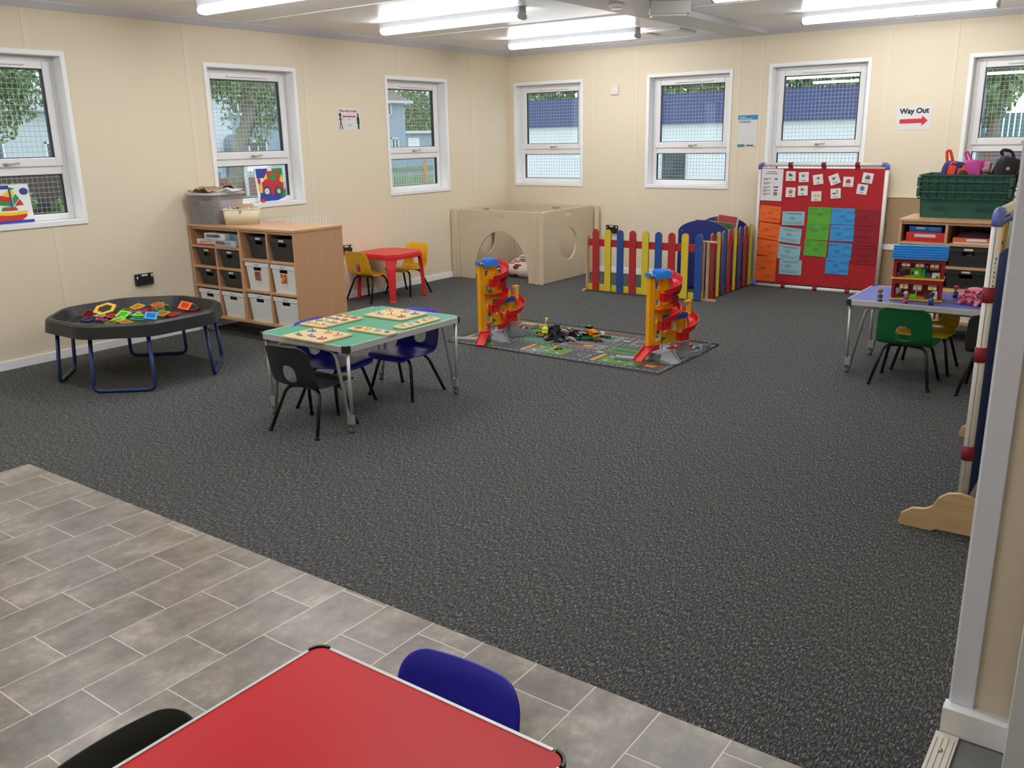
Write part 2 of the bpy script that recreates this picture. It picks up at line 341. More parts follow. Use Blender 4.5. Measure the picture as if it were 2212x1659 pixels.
# ------------------------------------------------------------------ windows (local: X along the wall, Y outward, Z up from outer trim)
MESHM = M('galvanised_mesh', '#c6cac8', .5, .2)
GASK = M('gasket_black', '#1b1f26', .5)
def window(num, loc, rz, h):
    w = WW; D0, D1 = .10, .16
    b = B(); t_ = .033
    for x0, z0, x1, z1 in ((0, 0, w, t_), (0, h-t_, w, h), (0, t_, t_, h-t_), (w-t_, t_, w, h-t_)): b.box(x0, -.010, z0, x1, .0, z1)
    # lining of the reveal
    for x0, z0, x1, z1 in ((.03, .03, w-.03, .034), (.03, h-.034, w-.03, h-.03), (.03, .03, .034, h-.03), (w-.034, .03, w-.03, h-.03)): b.box(x0, 0, z0, x1, .2, z1)
    r = ST(b.obj('window_%d' % num, WPAINT, None, loc, (0, 0, rz), bev=.0015))
    fb = .034; gt = h-.115
    b = B(); f = .045
    b.box(fb, D0, fb, fb+f, D1, h-fb); b.box(w-fb-f, D0, fb, w-fb, D1, h-fb); b.box(fb+f, D0, fb, w-fb-f, D1, .08); b.box(fb+f, D0, h-fb-.035, w-fb-f, D1, h-fb)
    b.box(fb+f, D0, .355, w-fb-f, D1, .415)
    b.obj('window_frame', WHITE, r, bev=.006)
    s0, s1 = fb+f-.012, w-fb-f+.012; sz0, sz1 = .412, h-fb-.03
    b = B(); k = .052
    for q in ((s0, sz0, s0+k, sz1), (s1-k, sz0, s1, sz1), (s0+k, sz0, s1-k, sz0+k+.008), (s0+k, sz1-k, s1-k, sz1)): b.box(q[0], D0-.014, q[1], q[2], D0+.03, q[3])
    sa = b.obj('sash', WHITE, r, bev=.006)
    # gaskets
    b = B(); g0, g1, h0, h1 = s0+k, s1-k, sz0+k+.008, sz1-k
    for q in ((g0, h0, g0+.007, h1), (g1-.012, h0, g1, h1), (g0, h0, g1, h0+.005), (g0, h1-.007, g1, h1)): b.box(q[0], D0, q[1], q[2], D0+.025, q[3])
    l0, l1 = fb+f, w-fb-f
    for q in ((l0, .08, l0+.007, .355), (l1-.012, .08, l1, .355), (l0, .08, l1, .085), (l0, .349, l1, .355)): b.box(q[0], D0+.012, q[1], q[2], D0+.035, q[3])
    b.obj('gasket', GASK, r)
    b = B(); b.box(g0, D0+.012, h0, g1, D0+.018, h1); b.obj('window_pane', GLASS, r)
    b = B(); b.box(l0, D0+.02, .08, l1, D0+.026, .355); b.obj('window_pane', GLASS, r)
    b = B(); b.box(w*.30, D0-.030, h-fb-.062, w*.74, D0-.014, h-fb-.048); b.obj('trickle_vent', WHITE, r, bev=.003)
    b = B(); b.cbox((w*.5, D0-.022, sz0+.022), (.03, .016, .018)); b.bend([(w*.5, D0-.028, sz0+.022), (w*.5, D0-.042, sz0+.022), (w*.5+.085, D0-.040, sz0+.028)], .005, .01, 8)
    b.obj('window_handle', M('handle_grey', '#a9a39b', .35, .3), sa)
    b = B(); p = .0355
    x = .05
    while x < w-.04: b.cyl((x, .185, .03), (x, .185, h-.03), .0016, 4); x += p
    z = .05
    while z < h-.04: b.cyl((.03, .188, z), (w-.03, .188, z), .0016, 4); z += p
    b.obj('security_grille', MESHM, r)
    return r
for y, zt, k in winL: window(k, (0, y, WZ0), PI/2, zt-WZ0)
for x, zt, k in winF: window(k, (x, 0, WZ0), 0, zt-WZ0)

# ------------------------------------------------------------------ ceiling lights
LED = M('led_diffuser', '#fdfdff', .4, emit=LAMP)
LED.node_tree.nodes['Principled BSDF'].inputs['Emission Color'].default_value = (.965, .98, 1.0, 1)
def batten(x, y, label, first=[None]):
    if first[0] is None:
        r = E('ceiling_light', '', 'ceiling light', (0, 0, 0))
        b = B(); b.box(0, -.046, -.052, 1.45, .046, 0); b.obj('light_body', M('light_body_grey', '#b9babd', .5), r, bev=.003)
        b = B(); pr = [(-.050, -.052), (.050, -.052), (.054, -.068), (.048, -.084), (.02, -.092), (-.02, -.092), (-.048, -.084), (-.054, -.068)]
        b.loft([[Vector((.015, a, c)) for a, c in pr], [Vector((1.435, a, c)) for a, c in pr]]); b.obj('light_diffuser', LED, r)
        for xx in (0, 1.435):
            b = B(); b.loft([[Vector((xx, a*1.04, c*1.02)) for a, c in pr], [Vector((xx+.015, a*1.04, c*1.02)) for a, c in pr]]); b.obj('end_cap', M('end_cap_grey', '#b5b5b8', .4), r)
        first[0] = r
    else: r = copy_tree(first[0])
    r.location = (x, y, ZC); r['label'] = label; r['group'] = 'LED batten lights on the ceiling'; return r
for x, y, l in ((.79, -4.68, 'ceiling light nearest the top left corner, above the row of left wall windows'), (.80, -2.90, 'middle one of the three ceiling lights left of the beam'), (.80, -1.06, 'ceiling light nearest the room corner, left of the square vent'),
                (3.70, -2.70, 'ceiling light cut by the top edge, right of the beam'), (3.74, -.985, 'long ceiling light above the red display board, nearest the far wall'),
                (.80, -6.45, 'ceiling light over the side of the room behind the tray table'), (3.70, -4.55, 'ceiling light over the middle of the carpet'), (3.70, -6.35, 'ceiling light over the carpet edge'), (.80, -8.3, 'ceiling light over the near left carpet'), (3.70, -8.2, 'ceiling light over the tiled floor')):
    batten(x, y, l)
r = E('emergency_light', 'small white boxy emergency light hanging at the edge of the ceiling beam', 'emergency light', (3.20, -2.35, 2.405), .62)
B().box(-.15, -.05, -.045, .15, .05, .045).obj('housing', M('off_white_plastic', '#c9c7c0', .4), r, bev=.006)
B().box(-.14, -.045, -.062, .12, .045, -.045).obj('light_cover', M('opal_cover', '#dddcd6', .3), r, bev=.005)
r = E('smoke_alarm', 'round white smoke alarm on the ceiling beam at the top edge', 'smoke alarm', (3.0, -2.80, 2.405))
B().lathe((0, 0, 0), [(.055, 0), (.055, -.015), (.04, -.03), (0, -.032)], 20).obj('alarm_body', WHITE, r)
r = E('ceiling_vent', 'square ceiling vent with a dark gap, beside the beam', 'vent', (2.33, -.60, ZC), .05)
b = B()
for q in ((-.2, -.2, .2, -.16), (-.2, .16, .2, .2), (-.2, -.16, -.16, .16), (.16, -.16, .2, .16)): b.box(q[0], q[1], -.02, q[2], q[3], 0)
b.obj('vent_frame', GREYB, r, bev=.003)
B().box(-.13, -.13, -.014, .13, .13, -.008).obj('vent_cover', M('opal_cover', '#dddcd6', .3), r)
B().box(-.155, -.155, -.003, .155, .155, -.001).obj('vent_gap', M('dark_gap', '#2c2c2c', .8), r)

# ------------------------------------------------------------------ outside
GRASS = NT('grass', .9); _t = GRASS.new('TexCoord').outputs['Object']; GRASS.link(GRASS.ramp(GRASS.noise(_t, 3, 6), [(.3, '#3f5f38'), (.7, '#6f8f58')]), GRASS.b.inputs['Base Color'])
tag(B().box(-120, -60, -.6, 60, 120, -.32).obj('lawn', GRASS.m), 'short green grass around the building outside', 'grass', kind='stuff')
ROAD = M('tarmac', '#7b7d82', .9, var=.08, scale=2)
ST(B().box(-28.5, -60, -.6, -25.5, 120, -.315).obj('floor_road', ROAD))
ST(B().box(-14, 1.5, -.6, 60, 12, -.31).obj('floor_yard', M('paving_grey', '#8f918f', .9, var=.06, scale=3)))
LEAVES = [M('leaf_green', c, .6) for c in ('#55753f', '#6d8c52', '#84a06a')]
def foliage(name, blobs, n, size, parent=None, seed=1):
    rnd = random.Random(seed); vs = []; fs = []; mi = []
    tot = sum(a*b_*c_ for _, (a, b_, c_) in blobs)
    for (c, (ra, rb, rc)) in blobs:
        for _ in range(max(20, int(n*ra*rb*rc/tot))):
            d = Vector((rnd.gauss(0, 1), rnd.gauss(0, 1), rnd.gauss(0, 1))).normalized()*rnd.random()**.45
            p = Vector(c)+Vector((d.x*ra, d.y*rb, d.z*rc)); e = Euler((rnd.uniform(0, 6.3), rnd.uniform(0, 6.3), rnd.uniform(0, 6.3))).to_matrix(); s_ = size*rnd.uniform(.6, 1.3); k = len(vs)
            for q in ((-s_, 0, 0), (0, -s_*.55, s_*.1), (s_, 0, 0), (0, s_*.55, s_*.1)): vs.append(p+e @ Vector(q))
            fs.append((k, k+1, k+2, k+3)); mi.append(rnd.randrange(3))
    me = bpy.data.meshes.new(name); me.from_pydata(vs, [], fs)
    for m_ in LEAVES: me.materials.append(m_)
    me.polygons.foreach_set('material_index', mi)
    o = bpy.data.objects.new(name, me); C.objects.link(o); o.parent = parent; return o
BARK = M('bark_grey', '#8a8378', .9, bump=.6, scale=12, var=.15)
def tree(label, trunk, rad, blobs, n, size, seed):
    r = E('tree', label, 'tree', trunk[0]); tr = [Vector(p)-Vector(trunk[0]) for p in trunk]
    B().tube(tr, rad, 12).obj('trunk', BARK, r)
    foliage('foliage', [((c[0]-trunk[0][0], c[1]-trunk[0][1], c[2]-trunk[0][2]), q) for c, q in blobs], n, size, r, seed)
tree('leaning grey trunked tree with loose leaves outside the second window of the left wall', [(-12, 4.9, -.32), (-12, 5.3, 1.4), (-12, 5.66, 2.1), (-12, 5.9, 3.4)], [.2, .15, .15, .12],
     [((-12, 5.5, 3.1), (1.2, 1.6, .75)), ((-12, 6.25, 2.3), (.8, .5, .55)), ((-12, 5.9, 1.75), (.5, .35, .4)), ((-11.8, 4.7, 3.0), (.8, .5, .5)), ((-12, 5.15, 2.1), (.4, .15, .4))], 5200, .06, 3)
tree('big spreading tree outside the leftmost window of the left wall', [(-13, -1.6, -.32), (-13, -1.4, 1.6), (-13, -1.0, 3.6)], [.24, .2, .14],
     [((-13, -.6, 3.1), (1.5, 2.0, .75)), ((-12.6, -.6, 2.3), (.9, .7, .5)), ((-12.6, .4, 2.5), (.8, .5, .55)), ((-12.5, -.1, 1.9), (.5, .45, .35))], 12000, .055, 4)
tag(B().box(-14.4, -5, -.32, -14.2, 2.6, .92).obj('garden_fence', M('fence_dark_brown', '#4a3c36', .8, var=.15, scale=10)), 'dark brown garden fence low outside the leftmost window', 'fence')
HED = tag(foliage('hedge', [((-44, 42, 3.2), (1.6, 4.2, 3.0)), ((-45, 48, 3), (2, 5, 3.6)), ((-45.5, 38, 5), (1.5, 3.5, 2.6))], 14000, .17, seed=5), 'tall green trees and hedge behind the pale extension, outside the third left window', 'hedge')
tag(foliage('hedge', [((-13.2, .35, .42), (.4, .45, .38)), ((-13.3, 2, .2), (.5, .8, .3))], 1600, .06, seed=6), 'dark low bushes outside the leftmost window', 'hedge')
RENDER = M('white_render', '#c9d0d6', .8, var=.02); RENDB = M('pale_blue_render', '#98a8bc', .8, var=.02); TILE = M('roof_tile', '#6f625c', .8, bump=.4, scale=30, var=.12, stretch=(1, 1, 6))
DARKW = M('dark_window', '#4c5a64', .15)
def house(label, x, y0, y1, eave, depth, mat, wins, ext=None, gable=False):
    r = E('house', label, 'house', (x, (y0+y1)/2, -.32)); h = eave+.32; L = (y1-y0)/2
    B().box(-depth, -L, 0, 0, L, h).obj('wall', mat, r)
    b = B()
    if gable: b.loft([[Vector((.2, -L-.3, h-.05)), Vector((.2, L+.3, h-.05)), Vector((.2, 0, h+L*.85))], [Vector((-depth, -L-.3, h-.05)), Vector((-depth, L+.3, h-.05)), Vector((-depth, 0, h+L*.85))]])
    else: b.loft([[Vector((.4, -L-.35, h)), Vector((-depth-.4, -L-.35, h)), Vector((-depth/2, -L+1.2, h+1.7))], [Vector((.4, L+.35, h)), Vector((-depth-.4, L+.35, h)), Vector((-depth/2, L-1.2, h+1.7))]])
    b.obj('roof', mat if gable else TILE, r)
    B().box(.3, -L-.4, h-.16, .46, L+.4, h+.02).obj('gutter', RENDER, r)
    for (ya, yb, za, zb) in wins:
        ya -= (y0+y1)/2; yb -= (y0+y1)/2; za += .32; zb += .32
        b = B(); b.box(0, ya, za, .06, yb, za+.08); b.box(0, ya, zb-.08, .06, yb, zb); b.box(0, ya, za, .06, ya+.08, zb); b.box(0, yb-.08, za, .06, yb, zb); b.box(0, (ya+yb)/2-.04, za, .06, (ya+yb)/2+.04, zb)
        w_ = b.obj('window', M('house_window_white', '#eef2f4', .5), r); B().box(.0, ya+.05, za+.05, .03, yb-.05, zb-.05).obj('pane', DARKW, w_)
    if ext:
        ya, yb, ze = ext; ya -= (y0+y1)/2; yb -= (y0+y1)/2
        b = B(); b.box(-depth+1, ya, 0, -.3, yb, ze+.32); b.obj('extension', RENDB, r)
        b = B(); b.box(-depth+.8, ya, ze+.32, .0, yb+.2, ze+.5); b.obj('extension_roof', M('flat_roof_edge', '#d6dde2', .7), r)
    return r
house('pale house with grey porch outside the second left window, behind the leaning tree', -36, 20.5, 30, 4.05, 8, RENDB, [(23.35, 24.3, 3.0, 3.75), (24.3, 25.6, -.3, 1.6), (26.4, 27.4, 2.9, 3.7), (27, 28, .6, 1.6)])
B().box(-35.9, 20.6, -.32, -35.4, 22.85, 3.9).obj('x', RENDER).name = 'house_bay'
o = bpy.data.objects['house_bay']; hb = [q for q in bpy.data.objects if q.name == 'house'][0]; o.parent = hb; o.location = (36, -25.25, .32); o.name = 'bay'
b = B(); b.prism([(22.2, 0)] + [(22.75+.55*math.cos(a*PI/10), 1.75+.5*math.sin(a*PI/10)) for a in range(10, -1, -1)] + [(23.3, 0)], 0, .7, 0, T(-35.4, 0, -.3) @ Matrix(((0, 0, 1, 0), (1, 0, 0, 0), (0, 1, 0, 0), (0, 0, 0, 1))))
o = b.obj('porch', M('porch_grey', '#6d7680', .7)); o.parent = hb; o.location = (36, -25.25, .32)
house('white gabled house with a dark door, outside the leftmost window', -36, 3.5, 13.6, 3.2, 8, RENDER, [(9.6, 10.95, -.3, 1.75), (12.8, 13.4, .3, 1.7), (6, 7, 2.2, 3)], gable=True)
house('pale blue rendered house with a tiled roof and low extension, outside the third left window', -36, 31.0, 37.5, 4.0, 6, RENDB, [(35.2, 36.15, 3.05, 3.85), (36.0, 36.7, .5, 1.65), (33, 34, 3, 3.8)], ext=(37.5, 40.6, 1.9))
o = B().box(-36.3, 37.95, .98, -36.22, 39.1, 1.6).obj('window', M('house_window_white', '#eef2f4', .5)); o.parent = [q for q in bpy.data.objects if q.name.startswith('house') and q.type == 'EMPTY'][-1]; o.location = (36, -34.25, .32)
# low brick wall, posts, railings, cars
tag(B().box(-20.4, 8, -.32, -20.1, 12.4, .3).obj('garden_wall', M('brick_red', '#8a5d4e', .85, var=.15, scale=30)), 'low red brick wall across the street outside the second left window', 'wall')
tag(B().box(-20.0, 11.52, -.32, -19.9, 11.62, .72).obj('post', M('post_white', '#d5dadd', .6)), 'slim white post in front of the low brick wall outside', 'post')
r = E('railings', 'dark metal railings with a wooden gatepost outside the third left window', 'railing', (-20, 18.4, -.32))
b = B()
for i in range(24): b.cyl((0, i*.16, 0), (0, i*.16, .62), .012, 5)
b.cyl((0, 0, .55), (0, 3.8, .55), .014, 5); b.obj('rails', M('railing_blue_grey', '#56646c', .5), r)
B().box(-.06, 2.68, 0, .06, 2.82, .98).obj('gatepost', PINE, r)
def car_out(label, loc, col, rz):
    r = E('car', label, 'car', loc, rz)
    pr = [(-2, .3), (-2, .8), (-1.5, .95), (-.9, 1.4), (.6, 1.4), (1.2, .95), (2, .8), (2, .3)]
    b = B(); b.loft([[Vector((x, s_*.8, z)) for x, z in pr] for s_ in (-1, 1)]); b.obj('body', M('car_paint', col, .25), r, bev=.06)
    b = B(); b.loft([[Vector((x, s_*.81, z)) for x, z in [(-1.3, .98), (-.85, 1.33), (.55, 1.33), (1.0, .98)]] for s_ in (-1, 1)]); b.obj('side_window', DARKW, r)
    for x in (-1.3, 1.3):
        for y in (-.8, .8): B().cyl((x, y-.1, .32), (x, y+.1, .32), .32).obj('wheel', RUB, r)
car_out('blue car parked behind the low brick wall outside', (-23, 10.2, -.31), '#6f86a8', PI/2)
car_out('silver car with a red lamp parked outside the second left window', (-21.8, 15.0, -.31), '#c8ccd2', PI/2)
# navy and white building beyond the far wall
r = E('prefab_building', 'low white prefab building with a navy upper band, outside the far wall windows', 'building', (-5.1, 6, -.32))
B().box(0, 0, 0, 8.7, 3, 2.0).obj('wall', M('prefab_white', '#e9f0ef', .7, var=.02), r)
B().box(-.05, -.06, 2.0, 8.75, 3.05, 2.50).obj('fascia', M('navy_cladding', '#34467f', .5, var=.05, scale=2), r)
B().box(4.12, -.03, 0, 4.56, .0, 1.50).obj('doorway', M('dark_doorway', '#3b4a4a', .6), r)
tag(foliage('tree_line', [((-9+i*2.3, 12, 2.6+.3*math.sin(i*1.7)), (1.8, .8, 1.2)) for i in range(6)], 9000, .12, seed=8), 'green tree tops showing above the navy roof band', 'trees')
tree('leafy tree by the teal fence outside the rightmost window', [(2.95, 14, -.32), (3.1, 14, 1.5), (3.2, 14, 2.6)], [.16, .13, .08], [((3.0, 14, 2.5), (.65, .5, .8)), ((2.9, 14, 1.9), (.45, .4, .4)), ((3.3, 14, 2.9), (.5, .5, .5))], 3800, .05, 9)
b = B()
for i in range(60): b.box(1+i*.12, 16, -.32, 1.09+i*.12, 16.04, 1.85)
tag(b.obj('fence', M('fence_teal', '#5b8a90', .6)), 'teal close boarded fence outside the rightmost window', 'fence')
r = E('court_railing', 'red mesh railing outside the rightmost window', 'railing', (3.2, 12.5, -.32))
b = B()
for i in range(30): b.cyl((i*.1, 0, 0), (i*.1, 0, 1.5), .008, 4)
for z in (.6, 1.28, 1.36, 1.5): b.cyl((0, 0, z), (3, 0, z), .015, 5)
b.obj('rails', M('rail_red', '#c0485c', .5), r)

# ------------------------------------------------------------------ school chairs (local: faces +Y, origin on the floor)
PROF = [(.175, .236), (.172, .250), (.150, .262), (.10, .262), (.04, .256), (-.03, .252), (-.09, .256), (-.122, .270), (-.140, .300), (-.150, .335), (-.160, .380), (-.172, .430), (-.186, .475), (-.196, .492)]
def spline(P_, n):
    out = []
    for i in range(len(P_)-1):
        p0 = P_[max(i-1, 0)]; p1 = P_[i]; p2 = P_[i+1]; p3 = P_[min(i+2, len(P_)-1)]
        for k in range(n):
            t = k/n; out.append(tuple(.5*((2*b)+(c-a)*t+(2*a-5*b+4*c-d)*t*t+(-a+3*b-3*c+d)*t**3) for a, b, c, d in zip(p0, p1, p2, p3)))
    out.append(P_[-1]); return out
def shell(mat, parent):
    pr = spline(PROF, 4); L = [0]
    for a, c in zip(pr, pr[1:]): L.append(L[-1]+math.dist(a, c))
    tot = L[-1]; NU = 24; sb = .335; hs = next(L[i] for i in range(len(pr)) if pr[i][0] < -.12 and pr[i][1] > .326)
    def half(s):
        t = s/tot; W_ = .165 - .014*math.exp(-((t-.47)/.14)**2) - .020*max(0, (t-.55)/.45)**1.2
        r = .055; e = min(s, tot-s)
        if e < r: W_ -= r-math.sqrt(max(0, r*r-(r-e)**2))
        return W_
    bm = bmesh.new(); V = []
    ha, hb_ = .044, .048
    for j, (y, z) in enumerate(pr):
        row = []; h = half(L[j])
        for i in range(NU+1):
            u = -1+2*i/NU; row.append([u*h, L[j]])
        V.append(row)
    inside = lambda x, s_: abs(x/ha)**2.6 + abs((s_-hs)/hb_)**2.6 < 1
    n = len(pr); kill = set()
    for j in range(n-1):
        for i in range(NU):
            cx = sum(V[a][b_][0] for a, b_ in ((j, i), (j+1, i), (j+1, i+1), (j, i+1)))/4; cs = sum(V[a][b_][1] for a, b_ in ((j, i), (j+1, i), (j+1, i+1), (j, i+1)))/4
            if inside(cx, cs): kill.add((j, i))
    bd = set()
    for j, i in kill:
        for dj, di in ((-1, 0), (1, 0), (0, -1), (0, 1), (-1, -1), (-1, 1), (1, -1), (1, 1)):
            if (j+dj, i+di) not in kill:
                ca = {(j, i), (j+1, i), (j+1, i+1), (j, i+1)}; cb = {(j+dj, i+di), (j+dj+1, i+di), (j+dj+1, i+di+1), (j+dj, i+di+1)}; bd |= ca & cb
    for j, i in bd:
        x, s_ = V[j][i]; d = (abs(x/ha)**2.6+abs((s_-hs)/hb_)**2.6)**(1/2.6)
        if d > 0: V[j][i] = [x/d, hs+(s_-hs)/d]
    def pos(x, s_):
        s_ = min(max(s_, 0), tot); k = max(i for i in range(n) if L[i] <= s_+1e-9); k = min(k, n-2); t = (s_-L[k])/(L[k+1]-L[k])
        y = pr[k][0]*(1-t)+pr[k+1][0]*t; z = pr[k][1]*(1-t)+pr[k+1][1]*t
        a = min(1, max(0, (s_/tot-.40)/.15)); q = (x/.165)**2
        return (x, y + a*.026*q, z + (1-a)*(-.006*q*q + .008*q))
    vv = [[bm.verts.new(pos(*V[j][i])) for i in range(NU+1)] for j in range(n)]
    for j in range(n-1):
        for i in range(NU):
            if (j, i) not in kill:
                f = bm.faces.new((vv[j][i], vv[j][i+1], vv[j+1][i+1], vv[j+1][i])); f.smooth = True
    for v in [v for v in bm.verts if not v.link_faces]: bm.verts.remove(v)
    b = B(); b.bm.free(); b.bm = bm
    return b.obj('seat_shell', mat, parent, solid=.007, sub=1)
def chair(label, col, loc, rz, legs='#161616', group='moulded school chairs'):
    r = E('school_chair', label, 'chair', (loc[0], loc[1], 0), rz, group)
    shell(M('chair_plastic', col, .38, bump=.08, scale=400, var=.03), r)
    for sx in (-1, 1):
        for sy, yt in ((1, .085), (-1, -.045)):
            b = B(); b.bend([(sx*.168, sy*.155, .004), (sx*.118, yt+sy*.012, .238), (sx*.02, yt, .243)], .0095, .05, 10)
            lg = b.obj('leg', M('leg_steel', legs, .35, .2), r)
            B().lathe((sx*.168, sy*.155, 0), [(.0112, 0), (.0112, .016), (.0095, .018)], 10).obj('leg_tip', RUB, lg)
    b = B(); b.cyl((-.03, -.045, .243), (.03, -.045, .243), .0095); b.cyl((-.03, .085, .243), (.03, .085, .243), .0095); b.cyl((0, -.045, .243), (0, .085, .243), .008)
    b.obj('seat_frame', M('leg_steel', legs, .35, .2), r)
    return r
CH_BLK, CH_BLU, CH_YEL, CH_GRN = '#242624', '#2020a8', '#e3ad10', '#0c5a2c'
chair('charcoal school chair tucked under the near end of the green table', CH_BLK, (2.802, -5.712), .08)
chair('royal blue school chair under the long side of the green table, beside the wooden cabinet', CH_BLU, (2.582, -5.338), -PI/2+.1)
chair('royal blue school chair at the far end of the green table', CH_BLU, (2.765, -4.925), PI+.05)
chair('yellow school chair on the cabinet side of the small red table', CH_YEL, (.258, -2.715), .0)
chair('yellow school chair behind the small red table, nearest the left wall', CH_YEL, (.315, -2.225), PI)
chair('dark green school chair in front of the blue topped table', CH_GRN, (5.233, -3.112), .0)
chair('yellow school chair on the far side of the blue topped table', '#c9a012', (5.262, -2.676), PI)
chair('black school chair beside the green chair, partly behind the board post', CH_BLK, (5.722, -3.105), .0)
chair('royal blue school chair at the far side of the red topped table in the foreground', CH_BLU, (5.377, -7.755), PI+.04)
chair('black school chair at the left side of the red topped table in the foreground', CH_BLK, (5.180, -8.105), -PI/2)

# ------------------------------------------------------------------ folding tables
def folding_table(label, top, x0, y0, x1, y1, h=.478):
    cx, cy = (x0+x1)/2, (y0+y1)/2; a, c = (x1-x0)/2, (y1-y0)/2
    r = E('folding_table', label, 'table', (cx, cy, 0))
    B().plate([rr(-a+.004, -c+.004, a-.004, c-.004, .028)], .018, 0, T(0, 0, h-.009)).obj('tabletop', M('laminate_top', top, .4, bump=.05, scale=500, var=.02, spec=.22), r)
    b = B(); k = .034
    for q in ((-a+k, -c-.002, a-k, -c+.006), (-a+k, c-.006, a-k, c+.002), (-a-.002, -c+k, -a+.006, c-k), (a-.006, -c+k, a+.002, c-k)):
        b.box(q[0], q[1], h-.032, q[2], q[3], h+.002)
    for q in ((-a+k, -c+.006, a-k, -c+.014), (-a+k, c-.014, a-k, c-.006), (-a+.006, -c+k, -a+.014, c-k), (a-.014, -c+k, a-.006, c-k)): b.box(q[0], q[1], h-.032, q[2], q[3], h-.028)
    b.obj('edge_frame', ALU, r, bev=.001)
    for sx in (-1, 1):
        for sy in (-1, 1):
            o = rr(-a-.003, -c-.003, a+.003, c+.003, .032, 6); i_ = rr(-a+.002, -c+.002, a-.002, c-.002, .028, 6)
            sel = [k_ for k_, p in enumerate(o) if p[0]*sx > a-.045 and p[1]*sy > c-.045]
            b = B()
            for k_ in sel[:-1]:
                q = [o[k_], o[k_+1], i_[k_+1], i_[k_]]; b.prism(q, h-.034, h+.003)
            b.obj('corner_cap', BLKP, r)
    for sx in (-1, 1):
        for sy in (-1, 1):
            fx, fy = sx*(a-.025), sy*(c-.035); b = B()
            b.tube([(fx, fy, .02), (sx*(a-.022), sy*(c-.03), h-.03)], .0095, 10)
            b.bend([(fx-sx*.014, fy, .02), (fx-sx*.095, fy, h-.045), (0, fy, h-.035)], .0095, .045, 10)
            b.cbox((fx-sx*.008, fy, .075), (.036, .024, .05)); lg = b.obj('leg', STEEL, r)
            B().cyl((fx-sx*.006, fy, 0), (fx-sx*.006, fy, .03), .014, 10).obj('leg_tip', M('grey_rubber', '#5a5c5c', .7), lg)
    b = B(); b.box(-.012, -c+.09, h-.032, .012, c-.09, h-.019); b.obj('under_rail', ALU, r)
    return r
folding_table('low folding table with a green top, metal edge and peg puzzles on it', '#4c9a78', 2.392, -5.704, 3.082, -4.765)
folding_table('low folding table with a blue top holding the toy house, by the navy board', '#5560a6', 4.842, -3.086, 5.86, -2.456)
folding_table('red topped folding table in the foreground with black corners', '#c01a1f', 5.057, -8.60, 5.682, -7.672)

# peg puzzles
def puzzle(label, cx, cy, w, d, pegs, peg_col, z=.4795, rz=0.0):
    r = E('peg_puzzle', label, 'puzzle', (cx, cy, z), rz, 'wooden puzzles on the green table')
    B().plate([rr(-w/2, -d/2, w/2, d/2, .012)], .010, 0, T(0, 0, .005), .001).obj('board', PUZ, r)
    cols = ['#b5524a', '#5b86b8', '#5f8f5a', '#e0b53e', '#d98b45', '#6a6a9c', '#86b6cf', '#e6a7a0']
    rnd = random.Random(label)
    for k, (px_, py_, kind) in enumerate(pegs):
        c = cols[(k*3+len(label)) % 8]; s = .030 if max(w, d) > .2 and min(w, d) > .15 and len(pegs) < 8 else .024; b = B(); x, y = px_*w/2, py_*d/2
        if kind == 'r': sh = ell(0, 0, s, s*.72, 18)
        elif kind == 'l': sh = ell(0, 0, s*1.35, s*.42, 18)
        elif kind == 's': sh = [(s*(1 if q % 2 == 0 else .55)*math.cos(q*PI/6), s*(1 if q % 2 == 0 else .55)*math.sin(q*PI/6)) for q in range(12)]
        else: sh = [(-s, -s*.5), (s*.9, -s*.6), (s, s*.1), (s*.3, s*.2), (s*.1, s*.7), (-s*.5, s*.6), (-s*.7, 0)]
        q = rnd.uniform(-.6, .6); b.plate([sh], .004, 0, T(x, y, .0115) @ RZ(q)); b.plate([[(u*.5, v*.5) for u, v in sh]], .001, 1, T(x, y, .014) @ RZ(q))
        pc = b.obj('puzzle_piece', [M('print', c, .5), M('print', cols[(k*5+2) % 8], .5)], r)
        B().lathe((x, y, .0135), [(.002, 0), (.002, .004), (.0038, .006), (.004, .009), (.0, .0115)], 10).obj('peg', M('peg', peg_col, .35), pc)
G6 = [(-.62, .45, 'f'), (.05, .62, 'r'), (.68, .45, 's'), (-.55, -.45, 'l'), (.02, -.35, 'l'), (.62, -.45, 's')]
puzzle('square wooden puzzle with six red pegs on the near left corner of the green table', 2.76, -5.605, .312, .236, G6, '#9c2018')
puzzle('wooden puzzle crowded with small flower shapes, cabinet side of the green table', 2.533, -5.287, .203, .322, [(x, y, 'srlf'[(i+j) % 4]) for i, x in enumerate((-.6, 0, .6)) for j, y in enumerate((-.75, -.25, .25, .75))], '#d8a838')
puzzle('square wooden puzzle with six red pegs at the far end of the green table', 2.721, -4.944, .31, .238, G6[::-1], '#8f1c18')
puzzle('narrow wooden puzzle strip with four shapes across the middle of the green table', 2.935, -5.358, .315, .085, [(-.7, 0, 'r'), (-.24, 0, 's'), (.24, 0, 's'), (.7, 0, 'f')], '#e0b030')
puzzle('narrow wooden puzzle strip with yellow pegs along the right edge of the green table', 3.003, -5.068, .085, .325, [(0, -.75, 'r'), (0, -.37, 'r'), (0, 0, 'f'), (0, .37, 'r'), (0, .75, 'f')], '#e3c21c')

